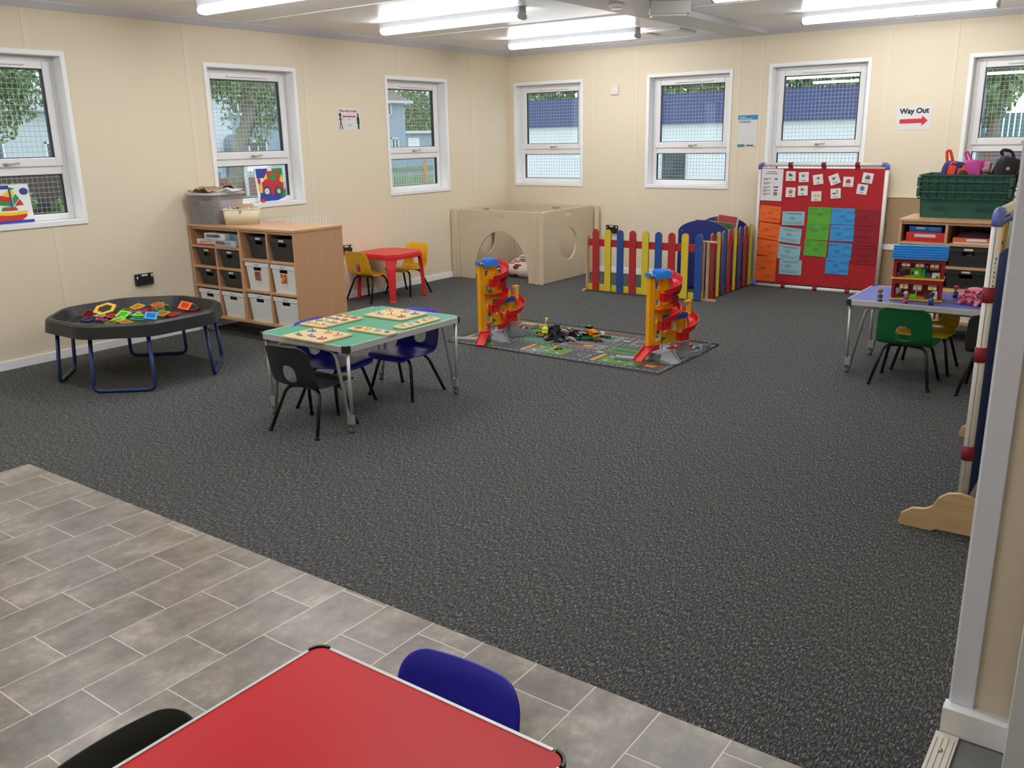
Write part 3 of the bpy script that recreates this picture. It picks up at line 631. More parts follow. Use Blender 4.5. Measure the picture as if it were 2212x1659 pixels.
# ------------------------------------------------------------------ tray table
r = E('tray_table', 'black octagonal tray on blue tube legs beside the left wall', 'tray table', (.895, -5.53, 0))
TRM = M('tray_black', '#1a1c1c', .42, bump=.3, scale=250, var=.06)
def octo(a, k): return [(-k, -a), (k, -a), (a, -k), (a, k), (k, a), (-k, a), (-a, k), (-a, -k)]
def rocto(a, k, z, rad=.09):
    o = octo(a, k); out = []
    for i in range(8):
        p, q, s_ = Vector(o[i-1]), Vector(o[i]), Vector(o[(i+1) % 8]); u = (p-q).normalized()*rad; v = (s_-q).normalized()*rad
        for t in (0, .25, .5, .75, 1): w_ = (q+u)*(1-t)**2+q*2*t*(1-t)+(q+v)*t*t; out.append(Vector((w_.x, w_.y, z)))
    return out
b = B()
b.loft([rocto(.525, .235, .352), rocto(.515, .23, .425), rocto(.500, .222, .438), rocto(.480, .212, .436), rocto(.455, .198, .375), rocto(.44, .19, .364)], 0, False)
f = b.bm.faces.new([b.bm.verts.new(p) for p in rocto(.44, .19, .364)])
b.loft([rocto(.525, .235, .352), rocto(.50, .225, .354), rocto(.44, .19, .356)], 0, False); b.bm.faces.new([b.bm.verts.new(p) for p in rocto(.44, .19, .356)][::-1])
bmesh.ops.remove_doubles(b.bm, verts=b.bm.verts, dist=.0004)
b.obj('tray', TRM, r)
BLUT = M('blue_tube', '#1d3566', .3, .3)
for (ax, ay), (bx_, by_) in (((-.20, -.48), (-.50, -.215)), ((.215, -.48), (.505, -.235)), ((.50, .20), (.205, .485)), ((-.50, .21), (-.21, .48))):
    b = B(); b.bend([(ax*.95, ay*.94, .36), (ax, ay, .013), (bx_, by_, .013), (bx_*.94, by_*.95, .36)], .0125, .05, 12); b.obj('leg', BLUT, r)
b = B(); b.bend([(-.19, -.455, .352), (.19, -.455, .352), (.45, -.19, .352), (.45, .19, .352), (.19, .455, .352), (-.19, .455, .352), (-.45, .19, .352), (-.45, -.19, .352), (-.19, -.455, .352)], .010, .03, 8); b.obj('support_frame', BLUT, r)

# magnetic tiles: (shape, colour, word, x, y, z, rz, tilt)
def poly(n, r_, a0=0): return [(r_*math.cos(a0+2*PI*k/n), r_*math.sin(a0+2*PI*k/n)) for k in range(n)]
SH = {'hexagon': poly(6, .078), 'square': poly(4, .055, PI/4), 'triangle': poly(3, .05, PI/2), 'rhombus': [(-.06, 0), (0, -.035), (.06, 0), (0, .035)], 'trapezium': [(-.062, -.025), (.062, -.025), (.032, .028), (-.032, .028)]}
TC = {'yellow': '#e9b51c', 'lime': '#7ee03c', 'red': '#b3262c', 'orange': '#f2622a', 'green': '#0f8a55', 'blue': '#3a9fe0', 'purple': '#6c3a97', 'crimson': '#7c1f26', 'amber': '#c98a1d', 'dark green': '#0d4a33', 'navy': '#20326a', 'olive': '#77691a', 'magenta': '#a8267a'}
def mtile(shape, col, x, y, z, rz, tl, where, solid_=False):
    r = E('magnetic_tile', '%s %s magnetic tile %s' % (col, shape, where), 'magnetic tile', (x, y, z), group='magnetic tiles in the black tray', rot=(tl, tl*.4, rz))
    p = SH[shape]; k = .66 if not solid_ else .8
    B().plate([p, [(u*k, v*k) for u, v in p]], .009, 0, bev=.0015).obj('tile_rim', M('tile_plastic', TC[col], .3), r)
    if solid_ or shape != 'hexagon': B().plate([[(u*k, v*k) for u, v in p]], .004).obj('tile_window', _clear(col), r)
_cc = {}
def _clear(c):
    if c not in _cc: _cc[c] = clear_mat('tinted_plastic', TC[c], .45)
    return _cc[c]
Z0 = .372
mt = [('hexagon', 'yellow', .63, -5.60, .425, .2, .35, 'propped on top at the left of the pile', 0), ('square', 'crimson', .59, -5.695, .40, .5, .5, 'leaning at the far left end', 1), ('square', 'lime', .806, -5.575, .40, .4, .35, 'standing just right of the hexagon', 0), ('square', 'blue', 1.02, -5.505, .40, .9, .45, 'at the near edge of the pile', 0),
      ('square', 'yellow', .575, -5.130, .405, .2, .3, 'highest at the back of the pile', 1), ('triangle', 'amber', .61, -5.20, .39, .6, .2, 'under the yellow square at the back', 1), ('trapezium', 'orange', .72, -5.245, .392, .1, .3, 'with a pale edge near the back right', 1), ('trapezium', 'green', .82, -5.310, .392, -.1, .25, 'right below the orange one', 1),
      ('square', 'amber', .965, -5.385, .39, .3, .2, 'stacked at the right side of the pile', 1), ('square', 'orange', .902, -5.165, .402, .6, .55, 'standing open near the right rim', 0), ('square', 'green', .885, -5.035, .40, .2, .35, 'at the far right by the rim', 1), ('triangle', 'dark green', .80, -5.25, .385, 1.0, .4, 'with the dark dish beside it', 1),
      ('square', 'yellow', .585, -5.335, .392, .1, .25, 'in the middle of the back row', 1), ('square', 'olive', .60, -5.44, .38, .3, .1, 'flat behind the hexagon', 1), ('square', 'olive', .56, -5.40, .377, .8, .08, 'flat at the back edge', 1), ('square', 'crimson', .66, -5.36, .378, .5, .1, 'flat in the middle of the pile', 1),
      ('square', 'crimson', .72, -5.42, .376, .2, .1, 'flat below the olive ones', 1), ('square', 'purple', .79, -5.47, .385, .9, .25, 'in the centre of the pile', 0), ('square', 'purple', .86, -5.41, .382, .3, .2, 'right of the centre', 0), ('triangle', 'red', .90, -5.445, .405, .4, .6, 'standing up in the centre', 1),
      ('triangle', 'lime', .86, -5.50, .392, .9, .2, 'small in the centre front', 0), ('trapezium', 'green', .97, -5.565, .385, .7, .2, 'at the near edge beside the blue square', 0), ('square', 'lime', .87, -5.655, .382, .25, .12, 'lying at the front edge', 0), ('square', 'dark green', .80, -5.67, .376, .1, .1, 'flat at the front left', 1),
      ('square', 'magenta', .73, -5.68, .385, .8, .2, 'at the front left', 1), ('trapezium', 'red', .78, -5.63, .392, .3, .25, 'front left above the magenta one', 0), ('triangle', 'lime', .68, -5.66, .395, .5, .2, 'left of the hexagon foot', 0), ('square', 'olive', .90, -5.715, .377, .4, .1, 'nearest the front rim', 1),
      ('rhombus', 'amber', .96, -5.66, .38, .6, .15, 'at the front beside the olive one', 1), ('square', 'navy', .72, -5.53, .378, .5, .2, 'dark and half hidden behind the lime square', 1), ('square', 'navy', .64, -5.73, .377, .3, .15, 'dark at the left edge', 1), ('rhombus', 'purple', .56, -5.31, .385, .3, .3, 'peeking over the yellow one at the back', 1),
      ('trapezium', 'amber', .66, -5.17, .38, .3, .12, 'flat at the back right', 1), ('square', 'orange', .56, -5.64, .39, .9, .35, 'small behind the crimson square', 0), ('square', 'crimson', .93, -5.13, .376, .4, .1, 'flat under the standing orange frame', 1), ('square', 'red', .99, -5.33, .377, .2, .1, 'flat at the far right of the pile', 1)]
for s_, c_, x, y, z, rz, tl, w_, so in mt: mtile(s_, c_, x, y, z+.0, rz, tl, w_, bool(so))
r = E('toy_dish', 'small dark round dish leaning in the tray', 'toy', (.80, -5.205, .385), rot=(.5, .3, 0))
B().lathe((0, 0, 0), [(0, 0), (.022, .002), (.03, .012), (.028, .012), (.02, .005), (0, .004)], 16).obj('dish', BLKP, r)

# ------------------------------------------------------------------ sockets, thermostat, signs
def socket(label, loc, rz, stick=1):
    r = E('wall_socket', label, 'socket', loc, rz)
    B().cbox((0, -.012, 0), (.150, .024, .088)).obj('socket_box', BLKP, r, bev=.004)
    b = B(); b.cbox((0, -.0245, .032), (.05, .001, .012)); b.cbox((-.062, -.0245, .018), (.010, .001, .02)); b.cbox((.062, -.0245, .026), (.012, .001, .022)); b.obj('white_label', WHITE, r)
socket('black twin wall socket box above the tray table', (0, -4.908, .487), PI/2)
socket('black wall socket box behind the yellow chair, next to the wooden cabinet', (0, -2.757, .479), PI/2)
socket('black wall socket box behind the coloured picket fence', (1.405, 0, .488), 0)
r = E('wall_sensor', 'small white square sensor high on the far wall between two windows', 'sensor', (1.418, 0, 1.97))
B().cbox((0, -.010, 0), (.086, .02, .09)).obj('sensor_case', M('sensor_white', '#dedbd3', .4), r, bev=.004)
PAPER = M('white_paper', '#dcdad8', .35, bump=.05, scale=12); INK = M('black_ink', '#22201f', .6); REDI = M('red_ink', '#c8202f', .5)
def bar(b, x0, y0, x1, y1, w, m=0, z=.001):
    d = Vector((x1-x0, y1-y0)); n_ = Vector((-d.y, d.x)).normalized()*w/2
    b.prism([(x0-n_.x, y0-n_.y), (x1-n_.x, y1-n_.y), (x1+n_.x, y1+n_.y), (x0+n_.x, y0+n_.y)], z-.0004, z+.0004, m)
def arrow(L, hw, hh, hl, both=False):
    p = [(L/2, 0), (L/2-hl, hh), (L/2-hl, hw)]
    if both: p += [(-L/2+hl, hw), (-L/2+hl, hh), (-L/2, 0), (-L/2+hl, -hh), (-L/2+hl, -hw)]
    else: p += [(-L/2, hw), (-L/2, -hw)]
    return p + [(L/2-hl, -hw), (L/2-hl, -hh)]
def sheet(name, label, cat, loc, w, h, mat, rz=0.0, tilt=0.0, group=None):
    r = E(name, label, cat, loc, group=group, rot=(0, 0, rz))
    b = B(); b.plate([rect(-w/2, -h/2, w/2, h/2)], .001, 0, UP @ RZ(tilt)); b.obj('paper', mat, r, loc=(0, -.001, 0)); return r
def on(r, name, b, mats, tilt=0.0, y=-.0025):
    """flat marks in sheet coordinates (x, y up)"""
    b.bm.transform(UP @ RZ(tilt)); return b.obj(name, mats, r, loc=(0, y, 0))
r = sheet('wall_sign', 'white Way Out sign with a red arrow pointing right on the far wall', 'sign', (4.466, 0, 1.607), .292, .208, PAPER, 0, .02)
on(r, 'lettering', B().mesh(text_mesh('Way Out', .063, bold=.0026), T(0, .055, 0)), INK, .02)
on(r, 'arrow', B().plate([arrow(.235, .019, .045, .05)], .001, 0, T(0, -.03, 0)), REDI, .02)
r = sheet('wall_sign', 'white notice asking to keep 2m apart on the left wall between windows', 'sign', (0, -2.59, 1.693), .297, .208, PAPER, PI/2, -.01)
on(r, 'lettering', B().mesh(text_mesh('Please keep 2m apart', .026, bold=.0005), T(-.01, .078, 0)).mesh(text_mesh('No 2m', .012), T(0, -.0, 0)).mesh(text_mesh('Stay safe', .012), T(0, -.05, 0)), M('maroon_ink', '#8e3a35', .6))
on(r, 'arrow', B().plate([arrow(.17, .006, .013, .014, True)], .001, 0, T(0, .027, 0)), REDI)
b = B(); b.plate([ell(-.115, .042, .015, .018)], .001); bar(b, -.115, .025, -.113, -.02, .012); bar(b, -.115, .018, -.138, -.008, .006); bar(b, -.112, .018, -.088, -.008, .006); bar(b, -.113, -.02, -.125, -.088, .008); bar(b, -.110, -.02, -.09, -.088, .008)
on(r, 'figure_drawing', b, INK)
b = B(); b.plate([ell(.115, .046, .010, .012)], .001); b.plate([[(.105, .032), (.125, .032), (.134, -.01), (.13, -.012), (.126, .01), (.134, -.04), (.1, -.04), (.104, .01), (.1, -.012), (.096, -.01)]], .001); bar(b, .112, -.04, .112, -.088, .009); bar(b, .122, -.04, .122, -.088, .009)
on(r, 'figure_drawing', b, INK)
r = sheet('wall_poster', 'white poster with a blue header and footer beside the third far window', 'poster', (2.929, -.004, 1.521), .200, .300, PAPER, 0, .01)
b = B(); b.plate([rect(-.1, .105, .1, .15)], .001); on(r, 'blue_banner', b, M('print_blue', '#2f7fb8', .45), .01)
b = B(); b.plate([[(-.1, -.15), (-.03, -.15), (-.02, -.139), (-.03, -.128), (-.1, -.128)]], .001); on(r, 'blue_arrow_tab', b, M('print_blue', '#2f7fb8', .45), .01)
b = B()
for x0, x1, y in ((-.09, -.02, .131), (-.09, .045, .114)): bar(b, x0, y, x1, y, .009, 0, .0)
on(r, 'header_text', b, M('pale_print', '#9fd0ea', .5), .01, -.0042)
b = B(); bar(b, -.005, -.139, .03, -.139, .010); bar(b, .034, -.139, .068, -.139, .010); bar(b, -.085, .09, .03, .09, .004); bar(b, -.085, .082, .03, .082, .003); on(r, 'footer_text', b, INK, .01)

# paintings on the window sills
def canvas(name, label, loc, rz, w, h, lean):
    r = E(name, label, 'painting', loc, rot=(-lean, 0, rz))
    B().box(-w/2, -.008, 0, w/2, .008, h).obj('canvas', M('canvas_white', '#eeece8', .6), r, bev=.002); return r
def art(r, nm, shapes, cols):
    b = B()
    for k, (m, p) in enumerate(shapes): b.plate([p], .0004, m, UP @ T(0, 0, .00022*k))
    b.obj(nm, [M('poster_paint', c, .5) for c in cols], r, loc=(0, -.0088, 0))
pc = ['#c41f22', '#f0c814', '#1d8a3a', '#1f3a9c', '#f2f0ea']
r = canvas('canvas_painting', 'painted canvas of a red toy digger with blue wheels on the second window sill', (-.062, -3.527, .986), PI/2, .302, .295, .10)
art(r, 'painted_picture', [(3, rect(-.145, .21, -.02, .29)), (3, [(-.145, .01), (.05, .01), (.148, .04), (.148, .10), (-.02, .10), (-.12, .12)]), (2, rect(.03, .20, .145, .29)), (2, [(.08, .04), (.148, .045), (.148, .085), (.06, .08)]),
    (0, [(-.10, .10), (-.10, .17), (-.05, .20), (-.035, .27), (.10, .26), (.105, .17), (.14, .165), (.14, .09), (0, .06)]), (2, ell(.03, .215, .038, .035)), (1, [(-.08, .20), (-.035, .25), (-.03, .20)]), (1, [(.105, .20), (.135, .24), (.14, .18), (.11, .17)]), (1, [(-.14, .09), (-.13, .17), (-.10, .15), (-.09, .08)]), (0, ell(-.125, .185, .016, .03)),
    (3, ell(-.055, .095, .046, .046)), (4, ell(-.055, .095, .026, .026)), (1, ell(-.055, .095, .018, .018)), (3, ell(.075, .09, .046, .046)), (2, ell(.075, .09, .028, .028)), (1, ell(.075, .09, .018, .018)), (0, [(-.13, .0), (-.085, .005), (-.1, .03), (-.14, .03)])], pc)
r = canvas('canvas_painting', 'painted canvas of a sailing boat with striped sails on the leftmost window sill', (-.062, -5.79, .986), PI/2, .305, .265, .10)
art(r, 'painted_picture', [(3, rect(-.145, .235, .02, .26)), (3, rect(-.15, .003, .15, .022)), (3, ell(.115, .215, .03, .024)), (0, [(-.13, .065), (-.12, .04), (-.09, .022), (.07, .022), (.105, .045), (.11, .062), (0, .055)]), (1, [(-.13, .088), (-.12, .065), (0, .056), (.112, .062), (.113, .085), (0, .078)]),
    (2, [(-.06, .09), (-.045, .115), (.04, .115), (.055, .09)]), (0, ell(-.022, .1, .013, .011)), (0, ell(.006, .1, .013, .011)), (0, ell(.034, .1, .013, .011)),
    (1, [(-.045, .19), (.018, .232), (.02, .175)]), (0, [(-.09, .165), (-.05, .195), (.02, .178), (.016, .14)]), (2, [(-.13, .14), (-.09, .165), (.016, .145), (.014, .12)]), (1, [(.025, .235), (.05, .21), (.03, .17)]), (2, [(.03, .17), (.055, .20), (.075, .17), (.03, .125)]), (0, [(.035, .12), (.077, .165), (.098, .125)]), (3, rect(.012, .115, .024, .245)), (2, [(.024, .245), (.06, .238), (.024, .228)])], pc)

# ------------------------------------------------------------------ small red plastic table
REDP = M('red_plastic_table', '#cf2226', .4, bump=.3, scale=120, var=.03)
r = E('play_table', 'small red plastic table with chunky legs between two yellow chairs', 'table', (.315, -2.465, 0))
b = B(); b.prism(octo(.262, .16), .435, .45); b.prism(octo(.268, .165), .40, .437); b.obj('tabletop', REDP, r, bev=.004)
for sx in (-1, 1):
    for sy in (-1, 1):
        b = B(); d = Vector((sx, sy, 0)).normalized(); t = Vector((-d.y, d.x, 0)); L = []
        for z, w_, off, th in ((0, .030, .345, .012), (.012, .030, .338, .022), (.30, .040, .318, .022), (.41, .062, .300, .022)):
            c = d*off; L.append([c-t*w_+Vector((0, 0, z)), c+t*w_+Vector((0, 0, z)), c+t*w_*.8-d*th*1.6+Vector((0, 0, z)), c-t*w_*.8-d*th*1.6+Vector((0, 0, z))])
        b.loft(L); b.obj('leg', REDP, r, bev=.003)

# ------------------------------------------------------------------ plywood den
r = E('play_den', 'birch plywood play den with an arched doorway and round holes in the room corner', 'play den', (.612, -.60, 0))
hs = rr(-.062, -.022, .062, .022, .021)
def mv(l, x, y): return [(a+x, c+y) for a, c in l]
arch_ = [(-.36, -.01)] + [(-.36*math.cos(PI*k/24)*(.80+.20*abs(math.cos(PI*k/24))), .02+.52*math.sin(PI*k/24)**.85) for k in range(0, 25)] + [(.36, -.01)]
def cutout_panel(w, h, holes, notch=None):
    if notch:
        o = [(-w/2+.01, 0)] + [(x, y) for x, y in notch] + [(w/2-.01, 0), (w/2, .01), (w/2, h-.02), (w/2-.02, h), (-w/2+.02, h), (-w/2, h-.02), (-w/2, .01)]
    else: o = rr(-w/2, 0, w/2, h, .02)
    return [o]+holes
def den_panel(nm, loops, loc, rz):
    b = B(); b.plate(loops, .018, 0, UP, .0015); return b.obj(nm, PLY, r, loc=loc, rot=(0, 0, rz))
den_panel('front_panel', cutout_panel(1.02, .75, [mv(hs, .055, .69)], [(x+.06, max(y, 0)) for x, y in arch_]), (0, -.52, 0), 0)
den_panel('side_panel', cutout_panel(1.0, .75, [mv(hs, -.02, .70), ell(-.02, .38, .17, .178)]), (.575, .02, 0), PI/2)
den_panel('side_panel', cutout_panel(1.0, .75, [mv(hs, 0, .70), ell(.0, .38, .17, .178)]), (-.555, .02, 0), -PI/2)
den_panel('back_panel', cutout_panel(1.04, .75, [mv(hs, .1, .70)]), (0, .53, 0), 0)
for x, y, a in ((.545, -.535, .25), (-.545, -.53, -.2), (.545, .545, -.2), (-.53, .545, .2)):
    b = B(); b.plate([rr(-.03, 0, .03, .755, .012)], .018, 0, UP, .0015); b.obj('corner_strip', PLY, r, loc=(x, y, 0), rot=(0, 0, a+PI/2*.35))
for x, y, a in ((.590, -.545, .0), (-.580, -.545, 0), (.61, .545, 0)):
    b = B(); b.plate([rr(-.028, 0, .028, .755, .015)], .018, 0, UP, .0015); b.obj('corner_strip', PLY, r, loc=(x+.01, y, 0), rot=(0, 0, a))
n_ = NT('cushion_print', .8); tc = n_.new('TexCoord').outputs['Object']; v = n_.new('TexVoronoi'); mp = n_.new('Mapping'); mp.inputs['Scale'].default_value = (9, 20, 6); n_.link(tc, mp.inputs[0]); n_.link(mp.outputs[0], v.inputs[0]); v.inputs['Scale'].default_value = 1
k = n_.math('LESS_THAN', v.outputs['Distance'], .43); sp = n_.new('SeparateColor'); n_.link(v.outputs['Color'], sp.inputs[0]); cr = n_.ramp(sp.outputs[0], [(.0, '#2c221e'), (.62, '#3a2c28'), (.66, '#6a1a22'), (.9, '#74202a')]); n_.link(n_.mix(k, '#d6c2b4', cr), n_.b.inputs['Base Color'])
def cushion(label, loc, w, d, h, rot):
    q = E('floor_cushion', label, 'cushion', loc, rot=rot); bm = B(); NN = 16
    for sg in (1, -1):
        bm.grid(lambda u, v_: (( (u-.5)*w*(1-.06*(2*v_-1)**2), (v_-.5)*d*(1-.06*(2*u-1)**2), h/2+sg*h/2*((1-(2*u-1)**6)*(1-(2*v_-1)**6))**.5)), NN, NN)
    bmesh.ops.remove_doubles(bm.bm, verts=bm.bm.verts, dist=.0005); bm.obj('cushion_cover', n_.m, q); return q
cushion('brown, red and cream patterned cushion seen through the den doorway', (.76, -.55, .02), .62, .62, .16, (.16, .10, .2))
cushion('dark and cream cushion lying at the left inside the den', (.33, -.50, .0), .25, .5, .07, (0, 0, .1))

# ------------------------------------------------------------------ picket fences
PK = {'red': M('fence_red', '#b02529', .45, var=.05, scale=20), 'yellow': M('fence_yellow', '#d8c034', .45, var=.05, scale=20), 'blue': M('fence_blue', '#1c4c94', .45, var=.05, scale=20)}
def picket(parent, x, y, col, rz, h=.608):
    p = [(-.035, 0), (.035, 0), (.035, h-.035)] + [(.035*math.cos(a*PI/10), h-.035+.035*math.sin(a*PI/10)) for a in range(1, 10)] + [(-.035, h-.035)]
    b = B(); b.plate([p], .016, 0, UP, .001); 
    for f in b.bm.faces:
        if abs(f.normal.y) < .9: f.material_index = 1
    b.bm.normal_update()
    for f in b.bm.faces: f.material_index = 0 if abs(f.normal.y) > .9 else 1
    return b.obj('picket', [PK[col], PLYE], parent, loc=(x, y, .012), rot=(0, 0, rz))
r = E('picket_fence', 'red, yellow and blue picket fence panel facing the room', 'fence', (1.895, -1.19, 0))
for i in range(9): picket(r, i*.1367, 0, ('red', 'yellow', 'blue')[i % 3], 0)
B().box(-.09, .009, .450, 1.13, .023, .520).obj('rail', PK['red'], r, bev=.001)
B().box(-.09, .009, .010, 1.13, .023, .072).obj('rail', PK['yellow'], r, bev=.001)
b = B(); b.box(-.108, -.012, .022, -.090, .03, .55); b.box(-.118, -.075, 0, -.085, .085, .022); b.obj('stand', PINE, r, bev=.003)
b = B(); b.box(1.085, .03, 0, 1.26, .062, .020); b.cyl((1.085, .045, .545), (1.25, .045, .545), .012); b.cyl((1.125, .045, .02), (1.125, .045, .54), .011); b.box(1.155, .035, .02, 1.178, .058, .54); b.obj('stand', PINE, r, bev=.002)
r = E('picket_fence', 'picket fence panel running back to the wall beside the red display board', 'fence', (3.07, -1.075, 0))
for i in range(8): picket(r, 0, i*.1335, ('red', 'yellow', 'blue')[i % 3], PI/2)
B().box(-.023, -.045, .450, -.009, .985, .520).obj('rail', PK['red'], r, bev=.001)
B().box(-.023, -.045, .010, -.009, .985, .072).obj('rail', PK['red'], r, bev=.001)

# ------------------------------------------------------------------ navy book box behind the fence
NAVY = M('navy_laminate', '#1d2c72', .4, var=.04, scale=10)
r = E('book_box', 'navy wooden book box with arched ends behind the picket fences', 'book box', (2.77, -.36, 0))
def archp(w, h0, h1, n=20): return [(-w/2, .03), (w/2, .03)] + [(w/2*math.cos(PI*k/n) if 0 else w/2-w*k/n, h0+(h1-h0)*math.sin(PI*k/n)**.6) for k in range(n+1)]
for y in (-.25, .24):
    b = B(); b.plate([archp(.53, .585, .69)], .016, 0, UP, .001); b.bm.normal_update()
    for f in b.bm.faces: f.material_index = 0 if abs(f.normal.y) > .9 else 1
    b.obj('end_panel', [NAVY, PLYE], r, loc=(0, y, 0))
B().box(-.24, -.24, .12, .24, .23, .135).obj('box_floor', NAVY, r)
for x in (-.245, .23): B().box(x, -.24, .10, x+.015, .23, .42).obj('side_panel', NAVY, r)
for z in (.15, .38): B().lathe((-.225, -.262, z+.2), [(.006, 0), (.005, .003), (0, .004)], 8, axis=Matrix.Rotation(PI/2, 4, 'X')).obj('bolt', STEEL, r)
for lab, col, x, y, w_, h_, tl in (('red hardback book at the left inside the navy book box', '#8e2a2a', -.10, -.02, .20, .27, .10), ('grey picture book leaning in the navy book box', '#8c8a88', .06, .10, .22, .30, .22), ('black covered picture book in the navy book box', '#1e1b20', .09, .04, .22, .29, .22),
                                ('white picture book standing up in the navy book box', '#d8d6d6', .12, -.03, .20, .30, .25), ('red and pink picture book sticking up highest in the navy book box', '#b04a40', .13, -.09, .18, .33, .30), ('green picture book low in the navy book box', '#48664a', .12, -.15, .20, .27, .3)):
    q = E('picture_book', lab, 'book', (2.77+x, -.36+y, .395), group='books in the navy book box', rot=(0, tl*.5, .5 if x > 0 else 0))
    B().box(-w_/2, -.007, 0, w_/2, .007, h_).obj('cover', M('book_cover', col, .35, var=.1, scale=20), q, bev=.001)
    B().box(-w_/2+.003, -.005, .004, w_/2+.001, .005, h_+.001).obj('pages', PAPER, q)

# ------------------------------------------------------------------ red display board
def tube_board(label, name, x0, y0, w, z0, z1, rz, fabric, straps, strapcol, capcol='#5d68b0'):
    r = E(name, label, 'display board', (x0, y0, 0), rz); t = .018
    TW = M('tube_white', '#dad7cf', .35, var=.02, scale=15); CP = M('corner_plastic', capcol, .4)
    for q in (((t*2, 0, z0+t), (w-t*2, 0, z0+t)), ((t*2, 0, z1-t), (w-t*2, 0, z1-t)), ((t, 0, z0+t*2), (t, 0, z1-t*2)), ((w-t, 0, z0+t*2), (w-t, 0, z1-t*2))): B().cyl(q[0], q[1], t, 16).obj('frame_tube', TW, r)
    for x, z, sx, sz in ((t, z0+t, 1, 1), (w-t, z0+t, -1, 1), (t, z1-t, 1, -1), (w-t, z1-t, -1, -1)): B().bend([(x+sx*.045, 0, z), (x, 0, z), (x, 0, z+sz*.045)], t+.002, .035, 12).obj('corner_cap', CP, r)
    FB = M('board_fabric', fabric, .75, bump=.4, scale=500, var=.02)
    B().box(t*2-.006, -.008, z0+t*2+.012, w-t*2+.006, .008, z1-t*2-.018).obj('fabric_panel', FB, r)
    for f in straps:
        for z, d in ((z0+t, -1), (z1-t, 1)):
            b = B(); b.cyl((w*f-.021, 0, z), (w*f+.021, 0, z), t+.003, 16); b.box(w*f-.021, -.010, min(z, z-d*.05), w*f+.021, .010, max(z, z-d*.05)); b.obj('strap', M('strap_maroon', strapcol, .7), r)
    return r
tube_board('red fabric display board in a white tube frame leaning by the far wall', 'display_board', 3.10, -.10, 1.225, .0, 1.218, 0, '#a8121c', (.262, .52, .772), '#7c0e22')
BY = -.112
cards = [('Tidy', 1), ('Wash', 2), ('Play', 3), ('Toilet', 4), ('Carpet', 5), ('Home', 6), ('Song', 7), ('Play', 8), ('Story', 9), ('Lunch', 10), ('Snack', 11)]
pos_ = ['top row, first from the left', 'top row, second from the left', 'top row, third from the left', 'top row, tilted most', 'top row, with a red drawing', 'top row, at the far right', 'lower row, first from left, tan face', 'lower row, second from the left', 'lower row, third from left, yellow drawing', 'lower row, with a red bottle drawing', 'lower row, with a blue round drawing']
cd = [(3.430, 1.092, .013), (3.556, 1.084, .056), (3.693, 1.063, .16), (3.846, 1.065, .374), (3.974, 1.045, -.024), (4.145, 1.081, -.128), (3.438, .939, -.01), (3.555, .957, .044), (3.688, .907, .035), (3.867, .937, .078), (4.104, .979, -.116)]
dcol = ['#2d2d33', '#a9a59e', '#b88c80', '#b3a488', '#c03038', '#6b5a4a', '#b98b5c', '#a08a78', '#d0b25a', '#b5404a', '#3d86b8']
def marks(rnd, kind):
    b = B()
    return b
for (wd, k), (x, z, a), ps, dc in zip(cards, cd, pos_, dcol):
    r = sheet('picture_card', 'small white %s picture card on the red board, %s' % (wd.lower() if k in (5, 6, 9, 10, 11) else 'routine', ps), 'card', (x, BY, z), .094, .092, PAPER, 0, a, 'picture cards on the red display board')
    rnd = random.Random(k); b = B()
    if k in (5, 6): b.plate([[(-.022, -.012), (.022, -.012), (.022, .012), (.0, .03), (-.022, .012)]], .0008, 0); b.plate([rect(-.006, -.012, .006, .006)], .0010, 1)
    elif k in (7, 11): b.plate([ell(0, .008, .020, .022)], .0008, 0); b.plate([ell(0, .004, .010, .006)], .0010, 1)
    elif k == 9: b.plate([rect(-.026, -.01, .026, .018)], .0008, 0); b.plate([rect(-.003, -.01, .003, .028)], .0010, 1)
    elif k == 10: b.plate([rect(.01, .0, .018, .034)], .0008, 0); b.plate([ell(-.012, 0, .020, .007)], .0010, 1)
    else:
        for _ in range(5): bar(b, rnd.uniform(-.025, .025), rnd.uniform(-.005, .03), rnd.uniform(-.025, .025), rnd.uniform(-.005, .03), .003, 0)
        b.plate([ell(rnd.uniform(-.01, .01), .012, .010, .012)], .0008, 1)
    on(r, 'drawing', b, [M('print', dc, .5), M('print', '#57504a' if k not in (9,) else '#efe6b8', .5)], a)
    on(r, 'lettering', B().mesh(text_mesh(wd, .017), T(0, -.030, 0)), INK, a)
